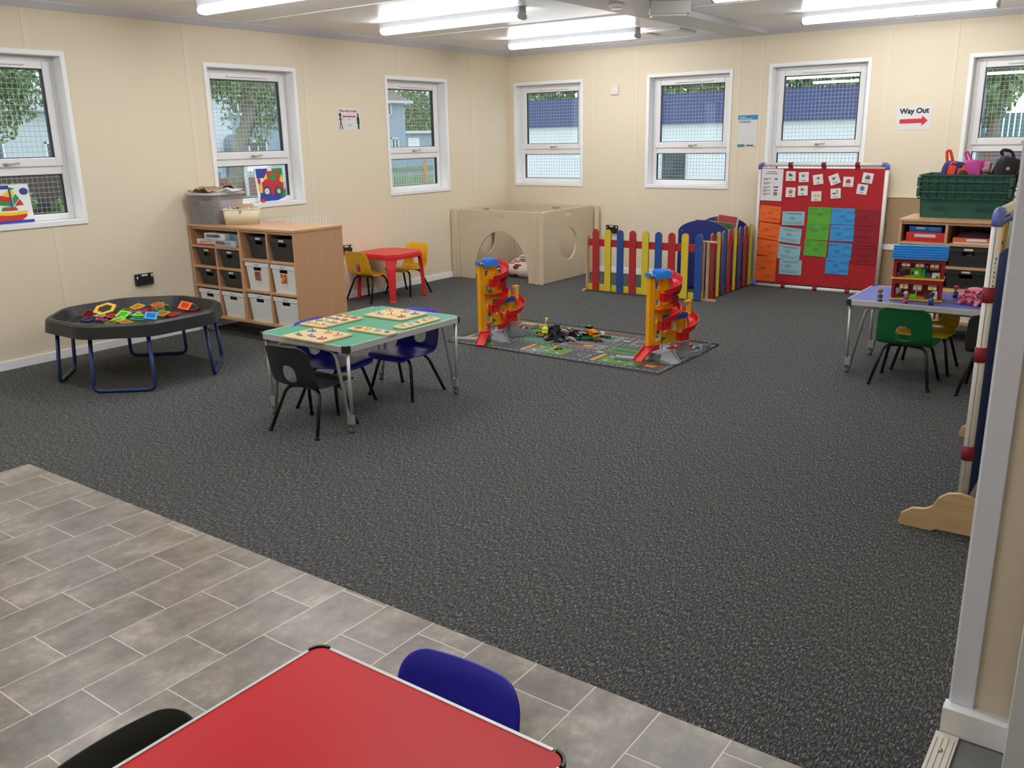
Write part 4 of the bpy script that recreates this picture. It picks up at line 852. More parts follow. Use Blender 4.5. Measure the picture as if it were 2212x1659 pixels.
def note(label, x, z, w, h, a, col, kind, grp, seed):
    r = sheet('note_sheet', label, 'paper', (x, BY, z), w, h, M('note_paper', col, .32), 0, a, grp)
    rnd = random.Random(seed); b = B()
    cx, cy = rnd.uniform(-.03, .01), rnd.uniform(-.01, .02); pp = [(cx+(.024+.004*math.sin(t*2.5))*math.cos(t), cy+(.013+.003*math.sin(t*3))*math.sin(t)) for t in [2*PI*q/18 for q in range(18)]]
    for q in range(18): bar(b, *pp[q], *pp[(q+1) % 18], .0016)
    bar(b, cx-.012, cy, cx+.012, cy, .004)
    def line(x0, y, L):
        xx = x0
        while xx < x0+L: 
            l_ = rnd.uniform(.006, .016); bar(b, xx, y+rnd.uniform(-.001, .001), xx+l_, y+rnd.uniform(-.001, .001), .0026); xx += l_+.004
    rows = {'o': [(.0, .32, .08), (.03, .22, .05), (-.09, -.05, .05), (-.03, -.30, .03), (.01, -.25, .07), (.01, -.31, .07)], 'p': [(-.09, .38, .17), (-.06, .31, .13), (-.09, -.25, .17), (-.07, -.35, .14)], 'g': [(-.10, .40, .07), (-.10, .28, .05), (-.10, .2, .05), (-.10, .1, .06), (.03, .38, .06), (.03, .28, .07), (.03, .18, .06)],
            'b': [(-.10, .36, .08), (-.10, .28, .06), (.03, .30, .07), (.03, .22, .07), (-.06, -.35, .07), (.02, -.2, .08), (.02, -.28, .07)], 'r': [(-.10, .40, .2), (-.08, .0, .1), (-.08, -.3, .14)]}[kind]
    for x0, fy, L in rows: line(x0, fy*h, L)
    on(r, 'handwriting', b, M('pen_ink', {'o': '#5c2a12', 'p': '#27323a', 'g': '#1c4a1c', 'b': '#173f66', 'r': '#5a0c16'}[kind], .6), a)
od = ['topmost', 'second from the top', 'third from the top', 'lowest']
for i, (x, z, w, h, a) in enumerate([(3.248, .726, .214, .157, -.071), (3.247, .556, .215, .157, -.11), (3.243, .391, .217, .153, -.091), (3.227, .184, .223, .25, .003)]): note('orange handwritten sheet on the red board, %s of the orange column' % od[i], x, z, w, h, a, '#e0662a', 'o', 'orange note sheets on the red board', i)
for i, (x, z, w, h, a) in enumerate([(3.482, .691, .219, .132, .02), (3.46, .526, .218, .147, -.084), (3.461, .359, .219, .144, -.08), (3.483, .215, .223, .148, 0)]): note('pale blue handwritten sheet on the red board, %s of its column' % od[i], x, z, w, h, a, '#8cb8c2', 'p', 'pale blue note sheets on the red board', 10+i)
for i, (x, z, w, h, a) in enumerate([(3.731, .727, .22, .156, -.013), (3.724, .571, .217, .153, -.013), (3.715, .413, .217, .151, -.038)]): note('green handwritten sheet on the red board, %s of three' % ('topmost', 'middle one', 'lowest')[i], x, z, w, h, a, '#5aa53c', 'g', 'green note sheets on the red board', 20+i)
for i, (x, z, w, h, a) in enumerate([(3.955, .726, .222, .152, -.009), (3.954, .569, .221, .152, .009), (3.948, .40, .217, .154, -.023), (3.932, .252, .218, .153, .0)]): note('bright blue handwritten sheet on the red board, %s of its column' % od[i], x, z, w, h, a, '#3a92cc', 'b', 'bright blue note sheets on the red board', 30+i)
for i, (x, z, w, h, a) in enumerate([(4.172, .720, .225, .149, -.007), (4.172, .547, .222, .17, .003), (4.172, .371, .215, .164, -.012)]): note('dark red sheet at the right of the red board, %s of three' % ('topmost', 'middle one', 'lowest')[i], x, z, w, h, a, '#8e1c28', 'r', 'dark red note sheets on the red board', 40+i)
r = sheet('information_sheet', 'shiny white sheet with a list and small pictures, top left of the red board', 'poster', (3.247, BY, 1.007), .215, .305, PAPER, 0, -.014)
b = B()
for i, y in enumerate((.06, .02, -.02, -.05, -.085)): bar(b, -.085, y, -.01, y, .005); bar(b, -.085, y-.012, -.045, y-.012, .005)
bar(b, -.05, .125, .04, .125, .006); bar(b, -.07, .108, .05, .108, .005); on(r, 'list_text', b, M('grey_ink', '#6c6668', .6), -.014)
b = B(); b.plate([[(.02, .045), (.03, .065), (.05, .065), (.06, .045), (.045, .052), (.035, .052)]], .001, 0); b.plate([ell(.03, -.02, .012, .007), ], .001, 1); b.plate([ell(.055, -.02, .012, .007)], .001, 1); b.plate([[(.02, -.042), (.065, -.042), (.055, -.06), (.03, -.06)]], .001, 2); b.plate([rect(.025, -.10, .06, -.068)], .001, 3)
on(r, 'small_pictures', b, [M('print', c, .5) for c in ('#2f6fb0', '#26262a', '#b0507e', '#8a6a4c')], -.014)

# ------------------------------------------------------------------ wooden cube storage cabinets
def cabinet(label, x0, yf, full):
    r = E('storage_cabinet', label, 'cabinet', (x0, yf, 0)); w, d, zb, zt, t = 1.27, .48, .152, .877, .018
    B().box(-.004, -.006, zt-t, w+.004, d, zt).obj('top_board', BEECH, r, bev=.0015)
    B().box(0, 0, zb-.02, w, d, zb).obj('bottom_board', BEECH, r, bev=.001)
    for x in (0, w-t): B().box(x, 0, zb, x+t, d, zt-t).obj('side_board', BEECHV, r, bev=.001)
    B().box(.62, 0, zb, .65, d, zt-t).obj('centre_divider', BEECHV, r, bev=.001)
    B().box(t, d-.006, zb, w-t, d, zt-t).obj('back_board', BEECHV, r)
    B().box(t, .01, zt-t-.02, w-t, .025, zt-t).obj('top_lip', BEECH, r)
    for z in (.713, .549, .391): B().box(t, .002, z-t, .62, d-.006, z).obj('shelf', BEECH, r, bev=.001)
    for z in (.638, .398): B().box(.65, .002, z-t, w-t, d-.006, z).obj('shelf', BEECH, r, bev=.001)
    B().box(.311, .004, zb, .329, d-.006, .695).obj('divider', BEECHV, r, bev=.001)
    B().box(.311, .004 if full else .30, .713, .329, d-.006, zt-t).obj('divider', BEECHV, r, bev=.001)
    B().box(.945, .004, zb, .963, d-.006, zt-t).obj('divider', BEECHV, r, bev=.001)
    for x in (.07, w-.07):
        for y in (.06, d-.06):
            q = B().box(x-.025, y-.03, zb-.024, x+.025, y+.03, zb-.02).obj('castor', STEEL, r)
            B().cyl((x-.012, y+.01, .037), (x+.012, y+.01, .037), .037, 18).obj('castor_wheel', M('castor_grey', '#8f918f', .5), q)
            B().box(x-.016, y-.012, .05, x+.016, y+.02, zb-.024).obj('castor_fork', STEEL, q)
    return r
cabinet('tall wooden cube storage unit of baskets standing by the left wall', .02, -4.47, False)
cabinet('wooden cube storage unit behind the blue table, carrying the green crates', 4.832, -1.81, True)
def basket_mat(name, col, hole, dens):
    n = NT(name, .45); tc = n.new('TexCoord').outputs['Object']; sp = n.new('SeparateXYZ'); n.link(tc, sp.inputs[0]); h = n.math('ADD', sp.outputs[0], sp.outputs[1])
    u = n.math('FRACT', n.math('MULTIPLY', n.math('ADD', h, sp.outputs[2]), dens)); v = n.math('FRACT', n.math('MULTIPLY', n.math('SUBTRACT', h, sp.outputs[2]), dens))
    uu = n.math('ABSOLUTE', n.math('SUBTRACT', u, .5)); vv = n.math('ABSOLUTE', n.math('SUBTRACT', v, .5))
    k = n.math('LESS_THAN', n.math('MAXIMUM', uu, vv), .19)
    n.link(n.mix(k, col, hole), n.b.inputs['Base Color']); n.bump(n.math('SUBTRACT', 1.0, k), .5, .002); return n.m
BWH = basket_mat('white_perforated', '#eceeec', '#9b9b9b', 52); BBK = basket_mat('black_perforated', '#2b2d2d', '#0c0c0c', 42)
_bk = {}
def basket(label, x, y, z, kind, w=.262, h=.205, d=.36, inner=None, photo=None):
    where = {('green and yellow'): 'black basket, second row, second column of the left cabinet', 'red and white': 'black basket at the left end of its row', 'green and red': 'white basket with the dark red photo label', 'red and blue': 'white basket with the orange photo label', 'orange, green and purple': 'white basket, bottom right of the left cabinet', 'clear': ('wide black basket behind the toy house' if 'wide' in label else 'black basket beside the centre divider')}.get(inner[0] if inner else '', '')
    key = (kind, w, h, inner, photo)
    rim = M('basket_white' if kind == 'w' else 'basket_black', '#e4e5e4' if kind == 'w' else '#2a2c2c', .4)
    r = E('storage_basket', label, 'basket', (x, y, z), group='white perforated storage baskets' if kind == 'w' else 'black storage baskets')
    b = B(); wb = w-.034; k = .0
    hx, hz0, hz1 = .045, h-.062, h-.036
    # tapered sides with a real handle slot in the front
    def P3(u, s_, z_):  # u -1..1 along x on the front, s_ 0 front 1 back
        W2 = (wb+(w-wb)*z_/h)/2; D0 = .012*(1-z_/h); return (u*W2, D0 if s_ == 0 else d-D0, z_)
    us = [-1, -hx/(w/2), hx/(w/2), 1]; zs = [0, hz0, hz1, h-.03]
    for s_ in (0, 1):
        for i in range(3):
            for j in range(3):
                if i == 1 and j == 1 and s_ == 0: continue
                q = [P3(us[i], s_, zs[j]), P3(us[i+1], s_, zs[j]), P3(us[i+1], s_, zs[j+1]), P3(us[i], s_, zs[j+1])]; b.bm.faces.new([b.bm.verts.new(p) for p in q])
    for u in (-1, 1):
        q = [P3(u, 0, 0), P3(u, 1, 0), P3(u, 1, h-.03), P3(u, 0, h-.03)]; b.bm.faces.new([b.bm.verts.new(p) for p in q])
    q = [P3(-1, 0, 0), P3(1, 0, 0), P3(1, 1, 0), P3(-1, 1, 0)]; b.bm.faces.new([b.bm.verts.new(p) for p in q])
    bmesh.ops.remove_doubles(b.bm, verts=b.bm.verts, dist=.0005)
    b.obj('basket_body', BWH if kind == 'w' else BBK, r, solid=.003)
    b = B(); e = .006
    for q in ((-w/2-e, -e, w/2+e, .006), (-w/2-e, d-.006, w/2+e, d+e), (-w/2-e, .006, -w/2+.006, d-.006), (w/2-.006, .006, w/2+e, d-.006)): b.box(q[0], q[1], h-.032, q[2], q[3], h)
    b.obj('rim', rim, r, bev=.002)
    B().box(-.028, -.0075, h-.024, .028, -.006, h-.010).obj('label', PAPER if kind == 'b' else M('label_print', '#b9b9b9', .5), r)
    if inner: 
        q = E('toy_contents', 'jumble of %s toys inside the %s' % (inner[0], label), 'toys', (x, y+.05, z), group='toys inside the baskets'); b = B(); rnd = random.Random(label)
        for _ in range(14): b.cbox((rnd.uniform(-.08, .08), rnd.uniform(0, .1), rnd.uniform(.02, h-.06)), (.05, .04, .035), rnd.randrange(len(inner)-1), (rnd.random()*2, rnd.random()*2, rnd.random()*2))
        o = b.obj('toy_pieces', [M('toy_plastic', c, .35) for c in inner[1:]], q); bpy.data.objects.remove(q); o.location = (x, y+.05, z); o.name = 'toy_contents'; o.parent = None; tag(o, '%s toy pieces inside the %s' % (inner[0], where), 'toys', kind='stuff')
    if photo:
        q = B().box(-.042, -.0015, .055, .042, .0005, .150).obj('photo_label', PAPER, r, loc=(0, .0095, 0)); q.rotation_euler = (.056, 0, 0)
        rnd = random.Random(photo); b = B()
        for _ in range(26): b.plate([ell(rnd.uniform(-.028, .028), rnd.uniform(.085, .142), .009, .006, 8)], .0006, rnd.randrange(3), T(0, -.0008-.00002*_, 0) @ UP)
        b.box(-.034, -.0006, .078, .034, -.0002, .148, 3); b.obj('picture', [M('print', c, .5) for c in {'r': ('#8e3a30', '#5a6a3a', '#c06a50', '#7a5a48'), 'y': ('#c8402c', '#e0a040', '#e8d060', '#a85a3a')}[photo]], q, loc=(0, -.002, 0))
X0, YF = .02, -4.47
for lab, x, y, z, kd, w, h, inn, ph in (
    ('black basket with a red toy in it, second row at the left of the cabinet', .170, .03, .549, 'b', .255, .138, ('red and white', '#b02028', '#e6e6e6'), None), ('black basket showing green and yellow toys, second row of the cabinet', .475, .02, .549, 'b', .255, .138, ('green and yellow', '#1d8a3a', '#e3c21c'), None),
    ('black basket in the third row at the left of the cabinet', .170, .03, .391, 'b', .255, .135, None, None), ('black basket in the third row, second column of the cabinet', .475, .02, .391, 'b', .255, .135, None, None),
    ('white basket in the bottom row, far left of the cabinet', .175, .012, .152, 'w', .262, .205, None, None), ('white basket in the bottom row, second column of the cabinet', .475, .012, .152, 'w', .262, .205, None, None),
    ('black basket in the top right half of the cabinet, beside the centre divider', .805, .05, .638, 'b', .25, .17, ('clear', '#9a9c9c', '#77797a'), None), ('black basket in the top right corner of the cabinet', 1.108, .02, .638, 'b', .26, .17, None, None),
    ('white basket with a dark red photo label in the middle row of the cabinet', .805, .012, .398, 'w', .262, .215, ('green and red', '#3d6a2c', '#a03020'), 'r'), ('white basket with an orange and yellow photo label in the middle row of the cabinet', 1.108, .012, .398, 'w', .262, .215, ('red and blue', '#c0203c', '#2a3fa0'), 'y'),
    ('white basket in the bottom row, right of the centre divider', .805, .012, .152, 'w', .262, .215, None, None), ('white basket with colourful balls in the bottom right corner of the cabinet', 1.108, .012, .152, 'w', .262, .215, ('orange, green and purple', '#c05a30', '#3a8a4a', '#4a2a80'), None)):
    basket(lab, X0+x, YF+y, z+.001, kd, w, h, .36, inn, ph)
X1, Y1 = 4.832, -1.81
basket('wide black basket in the second row of the cabinet behind the toy house', X1+.475, Y1+.02, .550, 'b', .272, .14, .36, ('clear', '#9a9c9c', '#8a8c8c'))
basket('wide black basket in the third row of the cabinet behind the toy house', X1+.475, Y1+.02, .392, 'b', .272, .138, .36)
basket('black basket half hidden by the toy house, second row of the cabinet', X1+.175, Y1+.03, .550, 'b', .25, .138, .36)
basket('black basket hidden behind the toy house in the third row of the cabinet', X1+.175, Y1+.03, .392, 'b', .25, .135, .36)
basket('white perforated basket seen under the blue table', X1+.475, Y1+.012, .153, 'w', .272, .205, .36)
basket('white perforated basket behind the yellow chair under the blue table', X1+.175, Y1+.012, .153, 'w', .262, .205, .36)
basket('black basket at the right end of the cabinet behind the board post', X1+.805, Y1+.02, .639, 'b', .262, .17, .36)
def box_thing(name, label, cat, c, dims, rz, side, top, face=None, group=None, rot=None):
    r = E(name, label, cat, c, rz, group, rot=rot); w, d, h = dims
    B().box(-w/2, -d/2, 0, w/2, d/2, h*.72).obj('box_base', M('box_side', side, .45), r, bev=.001)
    B().box(-w/2-.002, -d/2-.002, h*.25, w/2+.002, d/2+.002, h).obj('box_lid', M('box_lid', top, .4), r, bev=.0015)
    if face:
        b = B(); rnd = random.Random(label)
        for k in range(face[0]): b.box(-w/2+w*rnd.uniform(.04, .8), -d/2-.0034, h*rnd.uniform(.32, .55), -w/2+w*rnd.uniform(.3, .96), -d/2-.003, h*rnd.uniform(.6, .9), k % (len(face)-1))
        b.obj('box_print', [M('print', c_, .5) for c_ in face[1:]], r)
    return r
g_ = 'board game boxes in the top left of the cabinet'
box_thing('game_box', 'red and white game box at the bottom left of the game stack', 'game box', (X0+.20, YF+.12, .714), (.22, .22, .050), .1, '#c03a34', '#d8d2cc', (4, '#b9c7b0', '#c84a3a', '#d9d0a0'), g_)
box_thing('game_box', 'pale grey and red game box at the bottom right of the game stack', 'game box', (X0+.46, YF+.10, .714), (.27, .21, .050), -.02, '#a7b0b6', '#b7bdc2', (4, '#8a96a4', '#b83a34', '#dcdcdc'), g_)
box_thing('game_box', 'white game box with blue and green letters on top of the game stack', 'game box', (X0+.33, YF+.10, .766), (.24, .2, .048), .05, '#d6dadc', '#dfe1e2', (5, '#6f9ac0', '#77b070', '#3b4a58', '#c8563c'), g_)
box_thing('game_box', 'green and blue picture game box at the top right of the game stack', 'game box', (X0+.525, YF+.15, .766), (.15, .22, .046), -.15, '#5f8f7c', '#6d8f9a', (4, '#5fa06a', '#5d80b0', '#d0d4d0'), g_)
box_thing('game_box', 'thin cream game box behind the others in the game stack', 'game box', (X0+.20, YF+.25, .766), (.2, .2, .04), 0, '#d8c8b8', '#d9cfc4', (3, '#b0705a', '#8a9a78'), g_)
g_ = 'boxes in the top row of the cabinet behind the toy house'
box_thing('game_box', 'large red box in the top left cubby behind the toy house', 'game box', (X1+.18, Y1+.16, .714), (.262, .25, .066), .0, '#b81e22', '#c42226', (1, '#c9c4be'), g_)
box_thing('game_box', 'flat blue box lying on top of the red box', 'game box', (X1+.17, Y1+.14, .781), (.215, .2, .042), .03, '#1c4f9c', '#245ab0', (2, '#c8cdb8', '#3c78c4'), g_)
box_thing('game_box', 'white box with an orange edge under the purple bag', 'game box', (X1+.49, Y1+.15, .714), (.25, .25, .040), .0, '#d8d4cc', '#d9622e', (1, '#ddd8d0'), g_)
r = E('plastic_bag', 'dark purple shiny plastic bag lying on the white and orange box', 'bag', (X1+.49, Y1+.15, .756))
b = B(); rnd = random.Random(3); hm = [[rnd.random() for _ in range(13)] for _ in range(13)]
b.grid(lambda u, v: ((u-.5)*.24, (v-.5)*.22, .002+.045*(1-(2*u-1)**4)*(1-(2*v-1)**4)*(.6+.4*hm[int(u*12)][int(v*12)])), 12, 12); b.obj('bag_film', M('bag_purple', '#3c2a3e', .18, var=.2, scale=12), r)

# things on the left cabinet
ZT = .877
CLR = clear_mat('clear_plastic', '#ece8e8', .16)
r = E('storage_tub', 'large clear plastic tub of papers on top of the left cabinet', 'tub', (.188, -4.305, ZT), .10)
b = B(); L = [rr(-.135, -.150, .135, .150, .03), rr(-.152, -.172, .152, .172, .035)]
b.loft([[Vector((x, y, .002)) for x, y in L[0]], [Vector((x, y, .225)) for x, y in L[1]]], 0, False); b.bm.faces.new([b.bm.verts.new((x, y, .002)) for x, y in L[0]]); b.obj('tub_body', CLR, r, solid=.002)
b = B(); b.plate([rr(-.163, -.183, .163, .183, .035)], .018, 0, T(0, 0, .236), .003); b.obj('tub_lid', clear_mat('tub_lid_plastic', '#d6d3cf', .75), r)
def wad(name, label, cat, loc, w, d, h, col, rz, seed, n=9, rough=.7):
    rnd = random.Random(seed); H = [[rnd.random() for _ in range(n+1)] for _ in range(n+1)]; ed = [rnd.uniform(.85, 1.05) for _ in range(40)]
    b = B(); b.grid(lambda u, v: ((u-.5)*w*ed[int(v*30)], (v-.5)*d*ed[int(u*30)], .001+h*H[int(u*n)][int(v*n)]*(.4+.6*(1-abs(2*u-1)**3))), n, n)
    o = b.obj(name, M(name+'_mat', col, rough, var=.08, scale=20), None, loc, (0, 0, rz), solid=.001); o.modifiers[0].offset = 1; tag(o, label, cat); return o
wad('brown_paper', 'crumpled brown packing paper on the lid of the clear tub', 'paper', (.14, -4.33, ZT+.247), .26, .28, .045, '#a08a66', .3, 2)
wad('white_paper_sheet', 'white paper sheets lying curled on the lid of the clear tub', 'paper', (.29, -4.25, ZT+.252), .16, .20, .030, '#d9d4d2', .5, 4, 3)
wad('brown_paper', 'pointed piece of brown paper behind the white sheets on the tub', 'paper', (.24, -4.20, ZT+.248), .14, .08, .06, '#9c8768', .6, 5, 3)
for lab, c, x, y, z, w_, h_, rx, rz in (('white paper standing inside the clear tub', '#d2cccb', .02, -.03, .02, .20, .17, .35, .2), ('teal sheet standing in the clear tub', '#7f9f98', -.06, -.06, .01, .22, .15, .5, -.2), ('red and pink folder inside the clear tub', '#c05060', -.12, -.02, .02, .08, .18, .1, .9), ('grey card sheets lying inside the clear tub', '#9c8f92', .0, .03, .05, .22, .14, .9, .1)):
    q = E('paper_sheet', lab, 'paper', tuple(Vector((.188, -4.305, ZT)) + RZ(.10) @ Vector((x*.6, y, z))), rot=(rx, 0, rz), group='papers in the clear tub')
    B().box(-w_/2, -.002, 0, w_/2, .002, h_).obj('sheet', M('sheet', c, .6), q)
def weave():
    n = NT('cream_weave', .5); tc = n.new('TexCoord').outputs['Object']; sp = n.new('SeparateXYZ'); n.link(tc, sp.inputs[0])
    u = n.math('FRACT', n.math('MULTIPLY', n.math('ADD', sp.outputs[0], sp.outputs[1]), 85)); v = n.math('FRACT', n.math('MULTIPLY', sp.outputs[2], 85))
    k = n.math('MULTIPLY', n.math('LESS_THAN', n.math('ABSOLUTE', n.math('SUBTRACT', u, .5)), .17), n.math('LESS_THAN', n.math('ABSOLUTE', n.math('SUBTRACT', v, .5)), .17))
    n.link(n.mix(k, '#e2d8bb', '#8f8465'), n.b.inputs['Base Color']); n.bump(n.math('SUBTRACT', 1.0, k), .5, .002); return n.m
bx, by_, ba = .480, -4.285, .68
r = E('woven_basket', 'cream woven plastic basket beside the clear tub on the cabinet', 'basket', (bx, by_, ZT), ba)
b = B(); b.loft([[Vector((x, y, .002)) for x, y in rr(-.120, -.072, .120, .072, .03)], [Vector((x, y, .118)) for x, y in rr(-.132, -.082, .132, .082, .03)]], 0, False, True); b.bm.faces.new([b.bm.verts.new((x, y, .002)) for x, y in rr(-.120, -.072, .120, .072, .03)]); b.obj('basket_body', weave(), r, solid=.004)
b = B(); b.plate([rr(-.136, -.086, .136, .086, .03), rr(-.129, -.079, .129, .079, .03)], .010, 0, T(0, 0, .120), .002); b.obj('rim', M('cream_plastic', '#e2d8bb', .45), r)
o = B().box(-.07, -.05, 0, .07, .05, .008).obj('wooden_board', wood_mat('tan_wood', '#a9794e', '#bb8c60'), None, (bx+.03, by_+.01, ZT+.142), (.12, -.05, ba+.3), bev=.004); tag(o, 'thin tan wooden board lying on top of the cream basket', 'board')
o = B().lathe((0, 0, 0), [(.022, 0), (.024, .02), (.024, .07), (.016, .10), (.010, .108), (.010, .125), (0, .127)], 14).obj('plastic_bottle', clear_mat('bottle_plastic', '#d8d0cc', .5), None, (bx-.085, by_-.02, ZT+.03), (.2, -.1, 0)); tag(o, 'small clear bottle standing at the left in the cream basket', 'bottle')
o = B().plate([rr(-.03, -.022, .03, .022, .01)], .008).obj('craft_pot', M('terracotta', '#a4512c', .6), None, (bx-.10, by_-.075, ZT+.110), (.2, 0, ba)); tag(o, 'terracotta coloured flat piece at the front edge of the cream basket', 'craft piece')
for k, (c, x, y) in enumerate((('#5a5a5c', -.02, .0), ('#3f6a3a', .0, -.05), ('#b9a68a', .06, -.04), ('#c8c8c8', .08, .02))):
    o = B().cbox((0, 0, .05), (.10, .012, .03)).obj('craft_tool', M('craft', c, .5), None, (bx+x, by_+y, ZT+.055), (.0, .35, ba+k*.5)); tag(o, ('dark grey', 'green', 'beige', 'pale grey')[k]+' craft strip poking out of the cream basket', 'craft strip')
r = E('wire_rack', 'white wire rack standing behind the left cabinet', 'rack', (.30, -3.95, 0)); b = B()
for i in range(17): b.cyl((i*.036, 0, .3), (i*.036, 0, .885+.058*i/16), .0018, 5); b.cyl((i*.036, .22, .3), (i*.036, .22, .885+.03*i/16), .0018, 5)
for k in range(12): b.cyl((0, 0, .885-k*.03), (.576, 0, .943-k*.03), .0018, 5)
for k in range(8): b.cyl((.576+.0, k*.03, .3), (.576, k*.03, .943-k*.008), .0018, 5)
for z in (.943, .90, .86): b.cyl((.576, 0, z), (.576, .22, z-.06), .0018, 5)
b.bend([(0, 0, 0), (0, 0, .885), (.576, 0, .943), (.576, 0, 0)], .003, .02, 6); b.bend([(0, .22, 0), (0, .22, .885), (.576, .22, .885), (.576, .22, 0)], .003, .02, 6); b.obj('wire_frame', M('white_wire', '#dcd8cc', .4), r)

# ------------------------------------------------------------------ green crates and rucksacks on the right cabinet
CRG = M('crate_green', '#185040', .42, bump=.15, scale=200, var=.06)
def crate(label, x, y, z, w, d, h):
    r = E('stacking_crate', label, 'crate', (x, y, z), 0, 'green stacking crates on the cabinet'); a, c = w/2, d/2; t = .006; ti = .025
    b = B(); b.box(-a+ti, -c+ti, .0, a-ti, c-ti, .006)
    for s_ in (-1, 1):
        for A, Bv in ((Vector((-a+ti, s_*(c-ti), 0)), Vector((a-ti, s_*(c-ti), 0))), (Vector((s_*(a-ti), -c+ti, 0)), Vector((s_*(a-ti), c-ti, 0)))):
            n_v = Vector((0, s_, 0)) if abs(A.y-Bv.y) < 1e-6 else Vector((s_, 0, 0)); tt = (Bv-A).normalized()
            b.loft([[A, Bv, Bv-n_v*t, A-n_v*t], [A+n_v*ti*.6-tt*ti*.6+Vector((0, 0, h)), Bv+n_v*ti*.6+tt*ti*.6+Vector((0, 0, h)), Bv+n_v*(ti*.6-t)+tt*ti*.6+Vector((0, 0, h)), A+n_v*(ti*.6-t)-tt*ti*.6+Vector((0, 0, h))]])
    b.obj('crate_body', CRG, r)
    b = B()
    for z0, o in ((h-.012, .0), (h-.055, .004), (h-.10, .0)):
        for q in ((-a-.002, -c-.002, a+.002, -c+.012), (-a-.002, c-.012, a+.002, c+.002), (-a-.002, -c+.012, -a+.012, c-.012), (a-.012, -c+.012, a+.002, c-.012)): b.box(q[0], q[1], z0, q[2], q[3], z0+.006+o)
    nr = int(w/.055)
    for i in range(nr+1):
        x_ = -a+.004+i*(w-.008)/nr
        for s_ in (-1, 1): b.box(x_-.002, s_*(c-.005)-.006, h-.10, x_+.002, s_*(c-.005)+.006, h)
    for k in range(7):
        x_ = -.20+k*.018
        for z_ in (.05, .11): b.box(x_, -c+ti*.6-.001, z_, x_+.003, -c+ti*.6+.012, z_+.035); b.box(-x_, -c+ti*.6-.001, z_, -x_+.003, -c+ti*.6+.012, z_+.035)
    for i in range(nr):                                # arched ribs
        x_ = -a+.02+i*(w-.04)/nr; b.tube([(x_, -c-.002, h-.095), (x_+.012, -c-.003, h-.07), (x_+.045, -c-.003, h-.066)], .002, 5)
    b.obj('rib_band', CRG, r)
    for s_ in (-1, 1): B().box(s_*(a-.002)-.012, -c-.004, h-.085, s_*(a-.002)+.012, -c+.10, h-.02).obj('corner_block', CRG, r, bev=.003)
    return r
crate('dark green stacking crate standing directly on the right cabinet', 5.205, -1.475, .878, .60, .37, .235)
crate('dark green stacking crate nested on top and holding the rucksacks', 5.205, -1.475, 1.000, .602, .372, .187)
def rucksack(name, label, x, y, z, w, d, h, col, rot, parts):
    r = E(name, label, 'rucksack', (x, y, z), rot=rot, group='rucksacks in the green crate')
    L = []
    for t, k in ((0, .90), (.1, 1.0), (.5, 1.03), (.75, 1.0), (.88, .92), (.96, .78), (1.0, .5)):
        L.append([Vector((px_*k, py_*(.5+.5*k), t*h)) for px_, py_ in rr(-w/2, -d/2, w/2, d/2, d*.42, 5)])
    B().loft(L, 0, True, True).obj('bag_body', M('bag_fabric', col, .7, bump=.5, scale=90, var=.08), r)
    for nm, c, fn in parts:
        b = B(); fn(b); b.obj(nm, M('bag_fabric', c, .65, bump=.4, scale=90), r, bev=.002)
    return r
rucksack('rucksack', 'orange and navy striped rucksack at the left in the green crate', 5.085, -1.50, 1.07, .17, .12, .205, '#27296a', (.0, .15, .2),
    [('orange_panel', '#e8401c', lambda b: b.loft([[Vector((px_, -.069+.016*t**3, .02+.180*t)) for px_ in (-.050+.006*t, .002)]+[Vector((px_, -.060+.018*t**3, .02+.180*t)) for px_ in (.002, -.050+.006*t)] for t in (0, .25, .5, .75, 1)])), ('orange_panel', '#e8401c', lambda b: b.loft([[Vector((px_, -.069+.016*t**3, .02+.170*t)) for px_ in (.018, .066)]+[Vector((px_, -.058+.018*t**3, .02+.170*t)) for px_ in (.066, .018)] for t in (0, .25, .5, .75, 1)])),
     ('grab_handle', '#e8401c', lambda b: b.bend([(-.06, 0, .18), (-.085, 0, .268), (-.062, 0, .275), (-.025, 0, .195)], .010, .015, 8)), ('zip_line', '#b02018', lambda b: b.tube([(-.075, -.060, .04), (-.07, -.062, .09), (-.055, -.060, .14)], .003, 6))])
rucksack('rucksack', 'pink rucksack in the middle of the green crate', 5.235, -1.48, 1.07, .15, .12, .215, '#b83c8c', (0, -.02, -.15),
    [('front_pocket', '#b03584', lambda b: b.loft([[Vector((px_, -.075+.01*t, .03+.13*t)) for px_ in (-.05, .06)]+[Vector((px_, -.058, .03+.13*t)) for px_ in (.06, -.05)] for t in (0, .5, 1)])), ('grab_handle', '#c0459a', lambda b: b.bend([(-.045, 0, .19), (-.075, 0, .265), (-.058, 0, .275), (-.02, 0, .205)], .009, .015, 8)), ('pink_flap', '#d66f96', lambda b: b.loft([[Vector((.0, -.04, .12)), Vector((.10, -.03, .10)), Vector((.10, .03, .10)), Vector((0, .04, .12))], [Vector((-.01, -.03, .20)), Vector((.11, -.02, .19)), Vector((.11, .03, .19)), Vector((-.01, .03, .20))]]))])
